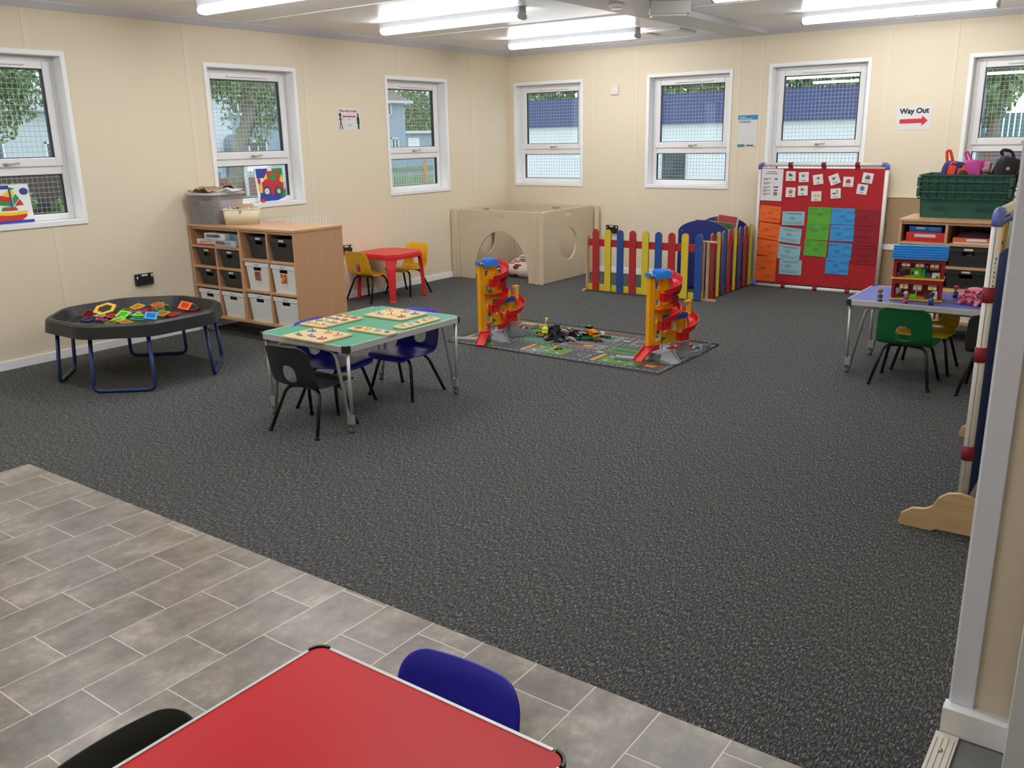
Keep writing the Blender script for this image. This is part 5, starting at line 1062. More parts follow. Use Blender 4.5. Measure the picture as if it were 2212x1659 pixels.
rucksack('rucksack', 'black rucksack with a dangling handle at the right in the green crate', 5.40, -1.48, 1.07, .17, .13, .24, '#17161b', (.05, .28, .15),
    [('side_pocket', '#8a4a3c', lambda b: b.loft([[Vector((.078, -.03, .04)), Vector((.10, -.02, .04)), Vector((.10, .04, .04)), Vector((.078, .05, .04))], [Vector((.068, -.03, .18)), Vector((.085, -.02, .18)), Vector((.085, .04, .18)), Vector((.068, .05, .18))]])), ('red_piping', '#8a1c24', lambda b: b.tube([(-.088, -.045, .03), (-.089, -.047, .11), (-.08, -.045, .18), (-.05, -.03, .225)], .0028, 6)), ('red_piping', '#8a1c24', lambda b: b.tube([(.05, -.066, .03), (.062, -.064, .11), (.07, -.05, .19)], .0028, 6)),
     ('grab_handle', '#141318', lambda b: b.bend([(.02, 0, .225), (-.02, 0, .28), (-.075, 0, .275), (-.085, 0, .25), (-.06, 0, .24)], .010, .03, 8)), ('badge', '#b9a0a0', lambda b: b.cyl((.0, -.0665, .165), (.0, -.064, .165), .012, 14))])
o = B().ball((0, 0, 0), .028, 0, 14, (1.1, .8, .8)).obj('soft_toy_head', M('grey_fur', '#8c8078', .9, bump=1, scale=60), None, (5.318, -1.535, 1.215)); tag(o, 'small grey soft toy head between the pink and black rucksacks', 'soft toy')
o = B().ball((0, 0, 0), .03, 0, 14, (1, .8, 1.1)).obj('soft_toy_head', M('brown_fur', '#4a2e20', .9, bump=1, scale=60), None, (5.175, -1.575, 1.185)); tag(o, 'brown soft toy between the orange and pink rucksacks', 'soft toy')
r = E('rucksack', 'dark bag hanging at the right end of the green crate', 'rucksack', (5.62, -1.50, .878), .1)
B().loft([[Vector((x*k, y*k, z)) for x, y in rr(-.09, -.12, .09, .12, .05)] for z, k in ((0, .85), (.02, .95), (.18, 1), (.24, .9), (.28, .5))], 0, True, True).obj('bag_body', M('bag_fabric', '#1a1a20', .7, bump=.5, scale=90), r)
B().bend([(-.05, -.11, .1), (-.06, -.13, .18), (-.03, -.10, .25)], .004, .03, 6).obj('cord', M('cord_pale', '#a8a4a0', .6), r)
r = E('coat_hangers', 'bundle of dark green plastic bars across the right end of the crate', 'handle', (5.56, -1.5, 1.19)); b = B()
for k in range(3): b.tube([(-.04, .0, -.01-k*.02), (.22, .02, .04-k*.02)], .006, 8)
b.obj('bars', CRG, r); r.name = 'crate_bars'

# ------------------------------------------------------------------ navy display board on wooden feet
r = tube_board('navy double sided display board standing edge-on near the right wall', 'display_board', 5.91, -5.255, 1.225, .065, 1.232, PI/2, '#2a478c', (.0,), '#7c0e22')
for o in list(r.children):
    if o.name.startswith('strap'): bpy.data.objects.remove(o)
for z in (.30, .90, .68): 
    b = B(); b.cyl((.018, 0, z), (.018, 0, z+.055), .0215, 16); b.obj('strap', M('strap_maroon', '#7c0e22', .7), r)
for z in (.32, .92): b = B(); b.cyl((1.207, 0, z), (1.207, 0, z+.055), .0215, 16); b.obj('strap', M('strap_maroon', '#7c0e22', .7), r)
B().box(-.0004, -.0012, .11, .002, .0012, 1.18).obj('frame_groove', M('groove_dark', '#77706a', .7), r)
b = B()
for k in range(9): b.cbox((.0035, -.0105+.001*(k % 2), .93+.016*k), (.001, .004+.003*(k % 3), .007), 0, (.4*(k % 3-1), 0, -.6))
b.obj('pen_marks', M('pen_dark', '#4c463e', .7), r)
def foot(x):
    p = [(-.205, 0), (-.09, 0), (-.07, .012), (.07, .012), (.09, 0), (.205, 0), (.21, .015), (.20, .05), (.165, .078), (.12, .085), (.095, .10), (.075, .14), (.045, .165), (0, .175), (-.045, .165), (-.075, .14), (-.095, .10), (-.12, .085), (-.165, .078), (-.20, .05), (-.21, .015)]
    b = B(); b.plate([p], .020, 0, UP, .002); b.obj('wooden_foot', PINE2, r, loc=(x, 0, 0), rot=(0, 0, PI/2))
PINE2 = wood_mat('light_plywood', '#b0946a', '#c4a97e', .5, (4, 40, 40)); foot(-.015); foot(1.24)
for k, (c, dz, y) in enumerate((('#e3c83a', .10, .065), ('#c8563c', .07, .11), ('#9aa85a', .10, .15), ('#c9cdb0', .10, .21), ('#b8bfc0', .12, .26), ('#d8a0a0', .10, .33), ('#c9cdb0', .11, .40))):
    q = sheet('paper_tag', ('yellow', 'red', 'olive green', 'pale green', 'grey', 'pink', 'cream')[k]+' paper tag pinned along the top of the navy board', 'paper tag', (5.91+.0125, -5.255+y+.01, 1.13-dz*.1), .045, .10, M('tag_paper', c, .6), PI/2, .1*(k % 3-1), 'paper tags on the navy board')
    if k == 0: on(q, 'tag_text', B().mesh(text_mesh('10', .022), T(0, -.015, 0)), INK)

# ------------------------------------------------------------------ toy house and figures on the blue table
RH = M('toy_red', '#8c1420', .35); YL = M('toy_yellow', '#e0b414', .35); BL = M('toy_blue', '#1f7cc4', .35)
TZ = .4805
r = E('toy_house', 'two storey red toy house with a blue roof on the blue table', 'toy house', (5.075, -2.955, TZ), .14)
hw, hd = .285, .15
for z in (0, .130): B().box(-.006, -.006, z, hw+.006, hd, z+.010).obj('house_floor', YL, r, bev=.001)
for z in (.010, .140):
    b = B(); b.plate([rect(0, 0, hw, .118), rr(.018, .002, hw-.018, .092, .008)], .006, 0, T(0, .003, z) @ UP); b.obj('front_frame', RH, r)
    b = B(); b.plate([rect(0, 0, hw, .118), rect(.035, .035, .085, .10), rect(.115, .03, .165, .10), rect(.20, .035, .25, .10)], .006, 0, T(0, hd-.003, z) @ UP); b.obj('back_wall', RH, r)
    for k, x in enumerate((.035, .115, .20)):
        b = B()
        for q in ((x, .035, x+.05, .04), (x, .095, x+.05, .10), (x, .065, x+.05, .069), (x+.023, .035, x+.027, .10)): b.box(q[0], hd-.004, z+q[1], q[2], hd, z+q[3])
        b.obj('toy_window', WHITE, r)
    for x in (0, hw-.006):
        b = B(); b.plate([rect(0, 0, hd-.006, .118), rect(.04, .03, .10, .10)], .006, 0, T(x+.003, .006, z) @ RZ(PI/2) @ UP); b.obj('side_wall', RH, r)
b = B(); b.loft([[Vector((x, -.020, .255)), Vector((x, -.018, .268)), Vector((x, .07, .335)), Vector((x, hd+.01, .268)), Vector((x, hd+.01, .258))] for x in (-.012, hw+.012)])
for k in range(5):
    t = k/5; y0, z0 = -.019+.089*t, .268+.067*t; b.box(-.013, y0-.003, z0, hw+.013, y0+.014, z0+.004+.006)
b.obj('roof', BL, r, bev=.001)
def inhouse(name, label, cat, x, y, z, dims, col, extra=None):
    p = T(5.075, -2.955, TZ) @ RZ(.14) @ Vector((x, y, z)); q = E(name, label, cat, p, .14, 'toy furniture in the toy house'); w, d, h = dims; b = B(); b.box(-w/2, -d/2, 0, w/2, d/2, h)
    b.obj('furniture_body', M('toy_plastic', col, .35), q, bev=.002)
    if extra:
        for nm, c, (x0, y0, z0, x1, y1, z1) in extra: B().box(x0, y0, z0, x1, y1, z1).obj(nm, M('toy_plastic', c, .35), q, bev=.001)
    return q
F1, F2 = .1405, .0105
inhouse('toy_bunk_bed', 'bright green toy bunk bed upstairs in the toy house', 'toy furniture', .125, .08, F1, (.058, .05, .052), '#4cae34', [('mattress', '#d8dcd4', (-.006, -.027, .015, .016, -.025, .036)), ('ladder', '#2f9a3c', (.030, -.024, 0, .055, .02, .048)), ('dark_opening', '#20303a', (-.024, -.027, .012, -.009, -.025, .032))])
inhouse('toy_wardrobe', 'navy toy wardrobe with a round clock upstairs in the toy house', 'toy furniture', .182, .10, F1, (.022, .03, .075), '#2c3a5c', [('clock_face', '#9a9690', (-.006, -.017, .055, .010, -.015, .068))])
inhouse('toy_armchair', 'blue toy seat upstairs in the toy house', 'toy furniture', .198, .055, F1, (.028, .03, .028), '#24406e')
inhouse('toy_desk', 'white toy desk with a blue mug at the right upstairs', 'toy furniture', .242, .045, F1, (.044, .035, .030), '#d6d3ce', [('mug', '#2a5aa8', (.0, -.022, .004, .014, -.0176, .014))])
inhouse('toy_drum', 'magenta toy block at the left upstairs in the toy house', 'toy furniture', .030, .04, F1, (.026, .03, .024), '#97126c')
inhouse('toy_sofa', 'dark blue toy sofa behind the magenta block upstairs', 'toy furniture', .045, .075, F1, (.035, .03, .036), '#24345c')
inhouse('toy_lamp', 'cream toy dresser with a mirror downstairs at the left', 'toy furniture', .035, .085, F2, (.03, .02, .05), '#d6cfae')
inhouse('toy_drum', 'magenta toy stool downstairs at the left front', 'toy furniture', .028, .035, F2, (.022, .025, .022), '#97126c', [('white_back', '#d8d8d8', (-.002, .010, .022, .010, .013, .045))])
inhouse('toy_table', 'dark maroon toy table downstairs in the toy house', 'toy furniture', .065, .06, F2, (.045, .03, .025), '#4c1440')
inhouse('toy_armchair', 'lime green toy armchair downstairs in the toy house', 'toy furniture', .125, .045, F2, (.040, .035, .022), '#52c02c', [('chair_back', '#52c02c', (.012, -.0175, .022, .020, .0175, .042))])
inhouse('toy_cabinet', 'white toy fridge at the right downstairs', 'toy furniture', .247, .045, F2, (.030, .03, .048), '#dadada')
inhouse('toy_stove', 'dark navy toy stove downstairs next to the fridge', 'toy furniture', .205, .05, F2, (.030, .03, .030), '#2c2450')
def figure(label, x, y, rz, shirt, trousers, hat, hair, skin, extra=None):
    r = E('toy_figure', label, 'toy figure', (x, y, TZ), rz, 'toy people on the blue table')
    b = B(); b.lathe((0, 0, 0), [(.013, 0), (.0145, .003), (.0135, .013), (.012, .020), (.0125, .026), (.0115, .034), (.007, .040), (.0058, .043), (.010, .047), (.0125, .055), (.0115, .063), (.006, .069), (0, .070)], 16)
    for f in b.bm.faces:
        z = f.calc_center_median().z; f.material_index = 1 if z < .018 else (0 if z < .040 else 2)
    for s_ in (-1, 1): b.tube([(s_*.010, 0, .036), (s_*.015, -.004, .028), (s_*.011, -.012, .022)], [.004, .0036, .0034], 8, 0); b.ball((s_*.011, -.013, .022), .0036, 2, 8); b.ball((s_*.004, -.0118, .056), .0014, 3, 6); b.cbox((s_*.006, -.010, .003), (.009, .012, .006), 3)
    b.ball((0, -.0125, .0535), .0018, 2, 6); b.box(-.003, -.0122, .0495, .003, -.0116, .0503, 4)
    b.obj('body', [M('fig', shirt, .4), M('fig', trousers, .4), M('fig', skin, .45), M('fig', '#1c1614', .4), M('fig', '#9c3a34', .4)], r)
    B().lathe((0, .001, 0), [(.0128, .052), (.0138, .058), (.0128, .065), (.007, .071), (0, .0725)], 14).obj('hair', M('fig_hair', hair, .6), r)
    if hat:
        b = B(); b.lathe((0, 0, 0), [(.0138, .061), (.0155, .064), (.0140, .071), (.007, .075), (0, .0755)], 16); b.plate([ell(0, -.012, .010, .009, 14)], .002, 0, T(0, 0, .063)); b.obj('cap', M('fig_hat', hat, .5), r)
    return r
figure('toy man in a brown flat cap and blue waistcoat, left of the toy house', 5.03, -3.035, .7, '#1f3c78', '#3f9a3a', '#7a6048', '#c05a2a', '#d88a60')
figure('grey haired toy woman in purple in front of the toy house', 5.18, -3.035, .8, '#5a4a8c', '#d0583c', None, '#a8a6a2', '#c89878')
figure('toy figure in a black cap and blue dungarees before the toy house', 5.325, -3.03, .2, '#2a5a9a', '#1c3054', '#22262e', '#1c1614', '#7a4c38')
figure('toy figure in a red cap standing right of the toy house', 5.40, -2.70, .6, '#24408a', '#1c2438', '#c02418', '#c8a060', '#d8a080')
r = E('crumpled_cloth', 'crumpled pink cloth at the right end of the blue table', 'cloth', (5.535, -2.88, TZ)); b = B(); rnd = random.Random(12)
_wr = [rnd.random() for _ in range(40)]
def _fold(u, v):
    k = u*19 % 19; a_ = _wr[int(k)]*(1-k % 1)+_wr[(int(k)+1) % 19]*(k % 1); R_ = (.5+.75*a_)*(1-.30*v)-.14*math.sin(5*PI*v+6*a_)*(v < .95)
    return (.088*R_*math.cos(2*PI*u)+.012*math.sin(9*v), .078*R_*math.sin(2*PI*u), .002+(.085+.03*(a_-.5))*v**.7+.007*math.sin(14*v+20*a_)*(v > .05))
b.grid(_fold, 76, 14)
for f in b.bm.faces:
    if math.sin(7*math.atan2(f.calc_center_median().y, f.calc_center_median().x)) > .5: f.material_index = 1
b.ball((0, .01, .083), .05, 0, 20, (1, .9, .35)); b.loft([[Vector((-.06, -.01, .03)), Vector((-.06, .02, .03)), Vector((-.05, .02, .05)), Vector((-.05, -.01, .05))], [Vector((-.14, -.04, .001)), Vector((-.12, .0, .001)), Vector((-.12, .0, .008)), Vector((-.14, -.04, .006))]], 1)
b.obj('pink_fabric', [M('pink_cloth', '#d07c90', .75, bump=.6, scale=40, var=.08), M('pink_cloth', '#b03a5c', .75)], r, sub=1)

# ------------------------------------------------------------------ road play mat
r = E('road_mat', 'grey road layout play mat on the carpet under the two track towers', 'play mat', (2.06, -3.72, 0))
MX = Matrix(((1, 0, 0, 0), (-.01, 1, 0, 0), (0, 0, 1, 0), (0, 0, 0, 1))); MWd, MDp = 1.82, .97
b = B(); rnd = random.Random(5); nu = 48
def edge(u): return .008*math.sin(u*9)+.004*math.sin(u*23)
b.grid(lambda u, v: (u*MWd, v*MDp+.035*u*(1-v)*0+(1-v)*(-.02*u), .0035), nu, 20, 0)
for s_ in range(nu): pass
me_lo = .0
b.box(0, -.0, .0, MWd, MDp, .003)
_pk = [0]
def patch(x0, y0, x1, y1, m, z=.0040): _pk[0] += 1; b.box(x0, y0, z-.0004, x1, y1, z+.0000015*_pk[0], m)
ms = ['#46484b', '#4c7a34', '#c4c4be', '#6c3628', '#b48a34', '#6f7270', '#2c5a30', '#4a6680', '#7f9f52']
for x in (.02, .62, 1.22): 
    patch(x+.02, .08, x+.40, .28, 1); patch(x-.03+.05, .08, x+.055, .28, 4, .0044); patch(x+.055, .08, x+.075, .28, 3, .0046); patch(x+.385, .08, x+.405, .27, 3, .0046)
    for k in range(5): patch(x+.11+(k % 3)*.10, .12+.08*(k//3)+.02*(k % 2), x+.14+(k % 3)*.10, .135+.08*(k//3)+.02*(k % 2), 2, .0048)
for x, y, w, d, m in ((.45, .34, .26, .12, 1), (.48, .37, .16, .05, 7), (.80, .36, .36, .16, 5), (.84, .39, .24, .09, 3), (.98, .41, .08, .05, 4), (.66, .06, .18, .12, 5), (.50, .50, .10, .22, 1), (.10, .36, .26, .16, 5), (.14, .39, .12, .08, 3), (1.2, .36, .30, .14, 1), (1.24, .39, .18, .07, 6), (1.55, .34, .20, .16, 5), (1.58, .37, .12, .08, 3),
                    (.12, .62, .30, .14, 1), (.50, .78, .26, .13, 8), (.46, .76, .08, .17, 6), (.86, .64, .28, .18, 5), (.90, .68, .18, .10, 6), (1.25, .62, .26, .16, 5), (1.28, .66, .14, .08, 3), (1.60, .60, .16, .2, 1), (.9, .86, .3, .06, 3), (1.3, .84, .3, .05, 4), (.1, .84, .24, .06, 4), (1.62, .10, .15, .12, 3), (1.64, .12, .08, .06, 4)):
    patch(x, y, x+w, y+d, m, .0042+.0004*(m in (3, 4, 6, 7)))
for k in range(10): patch(1.18+.03*(k % 5)+.0*(k//5), .42+.03*(k % 5)*.2+.14*(k//5), 1.2+.03*(k % 5), .44+.14*(k//5), 6, .0050)
for y in (.04, .31, .56, .60, .82):
    x = .03
    while x < 1.78: patch(x, y-.0025, x+.022, y+.0025, 2, .0046); x += .05
for x in (.43, .77, 1.19, 1.52, 1.79):
    y = .03
    while y < .93: patch(x-.0025, y, x+.0025, y+.022, 2, .0046); y += .05
for cx_, cy_ in ((.43, .20), (.77, .45), (1.19, .30), (1.19, .70), (1.52, .45), (.77, .70), (1.52, .2)):
    for k in range(5): patch(cx_-.028+k*.012, cy_, cx_-.022+k*.012, cy_+.035, 2, .0048)
for cx_, cy_, R_ in ((.70, .12, .05), (1.14, .18, .05), (1.62, .27, .06), (.36, .46, .05)):
    b.plate([ell(cx_, cy_, R_, R_*.8, 20), ell(cx_, cy_, R_-.004, R_*.8-.004, 20)], .0006, 2, T(0, 0, .0049))
b.bm.transform(MX); b.obj('printed_surface', [M('mat_print', c, .8, bump=.3, scale=400) for c in ms], r)
b = B(); b.tube([(0, 0, .004), (.9, -.01, .004), (MWd, -.018, .004), (MWd+.005, .5, .005), (MWd, MDp-.02, .008), (.9, MDp, .004), (0, MDp, .004)], .005, 6, closed=True); b.obj('bound_edge', M('mat_edge', '#2f3030', .8), r)

# ------------------------------------------------------------------ track towers
TY = M('tower_yellow', '#e9a511', .35, var=.02); TR = M('tower_red', '#c81820', .3); TB = M('tower_blue', '#2a80d8', .32); TO = M('tower_orange', '#f0601c', .3); TG = M('tower_grey', '#83868a', .42, var=.03); TGR = M('tower_green', '#0f7034', .4); TDB = M('tower_dark_blue', '#123f8c', .35)
def slide(b, c, R, a0, a1, z0, z1, w=.045, m=0, tail=None, n=18):
    """curved open chute: inner/outer radius around c, falling z0 -> z1"""
    rows = []
    for k in range(n+1):
        t = k/n; a = a0+(a1-a0)*t; z = z0+(z1-z0)*t; ca, sa = math.cos(a), math.sin(a)
        rows.append([Vector((c[0]+(R-w)*ca, c[1]+(R-w)*sa, z+.010)), Vector((c[0]+(R-w)*ca, c[1]+(R-w)*sa, z)), Vector((c[0]+R*ca, c[1]+R*sa, z+.006)), Vector((c[0]+(R+.014)*ca, c[1]+(R+.014)*sa, z+.038)), Vector((c[0]+(R+.018)*ca, c[1]+(R+.018)*sa, z+.036)), Vector((c[0]+(R+.005)*ca, c[1]+(R+.005)*sa, z-.005)), Vector((c[0]+(R-w-.004)*ca, c[1]+(R-w-.004)*sa, z-.005)), Vector((c[0]+(R-w-.004)*ca, c[1]+(R-w-.004)*sa, z+.010))])
    b.loft(rows, m, True, False)
def tower(label, x, y, rz, variant):
    r = E('track_tower', label, 'toy', (x, y, .0052), rz, 'toy car track towers')
    # yellow body with arched windows
    def aw(x0, z0, x1, z1): return [(x0, z0), (x1, z0), (x1, z1-(x1-x0)/2)]+[((x0+x1)/2+(x1-x0)/2*math.cos(PI*k/8), z1-(x1-x0)/2+(x1-x0)/2*math.sin(PI*k/8)) for k in range(1, 8)]+[(x0, z1-(x1-x0)/2)]
    out = [(.0, .08), (.10, .10), (.25, .10), (.27, .07), (.33, .07), (.33, .30), (.29, .305), (.29, .345), (.25, .345), (.24, .42), (.22, .43), (.205, .50), (.145, .52), (.145, .575), (0, .575)]
    b = B(); b.plate([out, aw(.035, .485, .065, .545), aw(.04, .375, .075, .42), aw(.105, .38, .14, .44), aw(.03, .255, .055, .31), aw(.045, .13, .09, .205), aw(.12, .18, .15, .24), aw(.20, .185, .235, .245), aw(.285, .14, .31, .19)], .012, 0, UP, .001)
    b.obj('tower_wall', TY, r, loc=(0, 0, 0))
    b = B(); b.box(-.022, -.014, .03, .0, .014, .590); b.box(.0, -.02, .06, .016, -.006, .575); b.box(-.027, -.018, .05, -.020, .018, .585); b.obj('lift_column', TY, r, bev=.003)
    b = B(); b.box(.345, -.012, .10, .372, .012, .375); b.box(.325, -.014, .358, .376, .014, .378); b.box(.31, -.016, .275, .37, .016, .29); b.box(.30, -.010, .155, .35, .010, .165); b.loft([[Vector((.34, -.012, .06)), Vector((.36, -.012, .06)), Vector((.36, .012, .06)), Vector((.34, .012, .06))], [Vector((.345, -.012, .12)), Vector((.372, -.012, .12)), Vector((.372, .012, .12)), Vector((.345, .012, .12))]]); b.obj('short_column', TY, r, bev=.003)
    # blue platforms
    b = B(); b.box(-.045, -.03, .580, .0, .012, .588); b.box(-.045, -.032, .580, -.03, -.028, .605); b.box(-.048, -.03, .58, -.042, .012, .606); b.box(.0, -.045, .575, .14, .035, .583); b.box(.0, -.048, .560, .145, -.043, .600); b.lathe((.10, .01, .583), [(.05, 0), (.058, .0), (.06, .030), (.055, .030), (.05, .004)], 20); b.obj('top_platform', TB, r, bev=.001)
    b = B(); b.box(.11, -.060, .275, .29, -.010, .282); b.box(.11, -.064, .270, .29, -.059, .308); b.box(.285, -.06, .275, .29, -.01, .308); b.box(.105, -.045, .262, .16, -.01, .300); b.obj('middle_tray', TDB if variant else TDB, r, bev=.001)
    b = B(); b.box(.02, -.055, .352, .15, -.010, .358); b.loft([[Vector((.02, -.058, .350)), Vector((.15, -.058, .350)), Vector((.15, -.054, .350)), Vector((.02, -.054, .350))], [Vector((.02, -.062, .358)), Vector((.15, -.064, .385)), Vector((.15, -.06, .385)), Vector((.02, -.058, .358))]]); b.obj('orange_ledge', TO, r, bev=.001)
    # red spiral slides
    for nm, c, R, a0, a1, z0, z1 in (('spiral_slide', (.125, -.02), .092, .9, -2.4, .575, .455), ('spiral_slide', (.115, -.02), .092, .9, -2.4, .390, .262), ('spiral_slide', (.285, -.025), .090, 1.0, -2.4, .290, .165), ('spiral_slide', (.10, .03), .08, -1.2, 1.9, .47, .40)):
        b = B(); slide(b, c, R, a0, a1, z0, z1); ce = (c[0]+R*math.cos(a1)*.75, c[1]+R*math.sin(a1)*.75)
        if a0 > 0: b.box(ce[0]-.03, ce[1]-.02, z1-.045, ce[0]+.045, ce[1]-.014, z1+.012); b.box(ce[0]-.03, ce[1]-.02, z1-.045, ce[0]-.024, ce[1]+.03, z1+.012)
        b.obj(nm, TR, r)
    b = B(); slide(b, (.11, .0), .11, -.9, -.1, .475, .43, .05); b.box(.17, -.035, .365, .225, -.028, .43); b.box(.145, -.034, .44, .225, -.03, .455); b.obj('upper_bridge', M('tower_dark_red', '#9c1420', .35), r)
    if variant == 0:
        b = B(); slide(b, (.165, -.03), .075, 1.0, -2.6, .185, .075, .05); b.obj('spiral_slide', TR, r)
        b = B(); b.lathe((.055, -.012, .115), [(.016, 0), (.016, .006), (0, .008)], 14, axis=Matrix.Rotation(PI/2, 4, 'X')); b.box(.049, -.02, .05, .061, -.012, .105); b.obj('red_signal', TR, r)
    else:
        b = B(); b.lathe((.16, -.085, .085), [(.018, 0), (.018, .014), (0, .016)], 14, axis=Matrix.Rotation(.6, 4, 'X')); b.box(.09, -.085, .078, .15, -.07, .09); b.obj('red_signal', TR, r, bev=.002)
    # green plants
    b = B(); b.tube([(.185, .03, .40), (.18, .03, .47), (.165, .03, .54), (.15, .02, .56)], [.010, .010, .009, .004], 8); b.tube([(.17, .03, .47), (.20, .02, .44), (.235, .01, .455), (.245, .01, .43)], [.006, .012, .013, .004], 8); b.obj('green_crocodile', TGR, r)
    b = B(); b.tube([(.095, -.015, .06), (.10, -.018, .09), (.092, -.018, .115), (.105, -.018, .135)], .0025, 6)
    for a in range(5): b.cbox((.105+.012*math.cos(a*1.1), -.018, .137+.006*math.sin(a*1.1)), (.022, .006, .007), 0, (0, a*.7, 0))
    b.obj('green_palm', TGR, r)
    # grey bases and ramps
    b = B()
    b.loft([[Vector((-.045, -.20, 0)), Vector((-.01, -.20, 0)), Vector((-.01, -.20, .002)), Vector((-.045, -.20, .002))], [Vector((-.06, .02, 0)), Vector((-.0, .02, 0)), Vector((-.0, .02, .035)), Vector((-.06, .02, .035))], [Vector((-.06, .14, 0)), Vector((.0, .14, 0)), Vector((.0, .14, .02)), Vector((-.06, .14, .02))]]) if 0 else None
    b.prism([(-.05, -.03), (.16, -.03), (.16, .05), (-.02, .05), (-.12, .20), (-.17, .17), (-.10, .03)], 0, .016)
    b.prism([(.01, -.075), (.155, -.075), (.16, .03), (.01, .03)], 0, .052)
    b.loft([[Vector((.01, -.19, 0)), Vector((.085, -.21, 0)), Vector((.085, -.21, .006)), Vector((.01, -.19, .006))], [Vector((.06, -.07, 0)), Vector((.14, -.07, 0)), Vector((.14, -.07, .058)), Vector((.06, -.07, .058))]])
    b.loft([[Vector((.085, -.21, 0)), Vector((.092, -.21, 0)), Vector((.092, -.21, .016)), Vector((.085, -.21, .016))], [Vector((.14, -.07, 0)), Vector((.15, -.07, 0)), Vector((.15, -.07, .075)), Vector((.14, -.07, .075))]])
    b.loft([[Vector((-.02, -.12, 0)), Vector((.01, -.20, 0)), Vector((.01, -.20, .014)), Vector((-.02, -.12, .03))], [Vector((.05, -.07, 0)), Vector((.06, -.07, 0)), Vector((.06, -.07, .058)), Vector((.05, -.07, .058))]])
    b.obj('grey_ramp_base', TG, r, bev=.001)
    b = B(); b.prism([(.24, -.05), (.33, -.05), (.33, .05), (.24, .05)], 0, .095); b.loft([[Vector((.33, -.04, 0)), Vector((.33, .05, 0)), Vector((.33, .05, .06)), Vector((.33, -.04, .06))], [Vector((.44, -.02, 0)), Vector((.44, .04, 0)), Vector((.44, .04, .01)), Vector((.44, -.02, .01))]])
    rows = []
    for k in range(13):
        a = -2.6+2.4*k/12; x_, y_ = .33+.14*math.cos(a), .04+.16*math.sin(a); rows.append([Vector((x_, y_, 0)), Vector((x_+.006*math.cos(a), y_+.006*math.sin(a), 0)), Vector((x_+.006*math.cos(a), y_+.006*math.sin(a), .038)), Vector((x_, y_, .038))])
    b.loft(rows); b.plate([ell(.33, .04, .135, .155, 24)], .006, 0, T(0, 0, .008)); b.box(.44, .0, 0, .60, .006, .032); b.box(.44, .0, 0, .60, .09, .006); b.obj('grey_ramp_base', TG, r)
    # red ramp at the lift foot
    b = B()
    if variant == 0: P0, P1, h0 = (-.155, -.155, .005), (-.02, -.05, .062), 0
    else: P0, P1, h0 = (-.19, -.09, .035), (-.03, -.03, .100), .0
    d_ = Vector((P1[0]-P0[0], P1[1]-P0[1], 0)).normalized(); n_v = Vector((-d_.y, d_.x, 0))*.032
    A0, A1 = Vector(P0), Vector(P1); b.loft([[A-n_v, A+n_v, A+n_v+Vector((0, 0, .004)), A-n_v+Vector((0, 0, .004))] for A in (A0, A1)])
    for s_ in (-1, 1): b.loft([[A+n_v*s_, A+n_v*s_*1.1, A+n_v*s_*1.1+Vector((0, 0, .016)), A+n_v*s_+Vector((0, 0, .016))] for A in (A0, A1)])
    b.box(-.045, -.05, P1[2]-.025, .045, -.022, P1[2]+.012); b.obj('red_ramp', TR, r, bev=.001)
    # sticker faces
    b = B(); b.plate([ell(.068, .19, .014, .016, 14)], .001, 0, UP); b.plate([ell(.05, .52, .009, .012, 12)], .001, 0, UP); b.plate([ell(.215, .21, .006, .012, 12)], .001, 1, UP); b.obj('sticker', [M('print', '#7a4a38', .5), M('print', '#c9b8a0', .5)], r, loc=(0, -.0075, 0))
    if variant == 0:
        B().cbox((.045, -.045, .375), (.035, .02, .025)).obj('green_lever', TGR, r, bev=.004)
    for s_, (x_, y_, z_) in enumerate(((.43, .0, .02),)): B().cbox((x_, y_+.05, z_+.01), (.05, .03, .02)).obj('red_gate', TR, r, bev=.003)
    return r
tower('track tower at the left end of the road mat, nearer the play den', 2.285, -3.545, 1.36, 0)
tower('track tower at the right end of the road mat, nearest the camera', 3.66, -3.445, 1.22, 1)

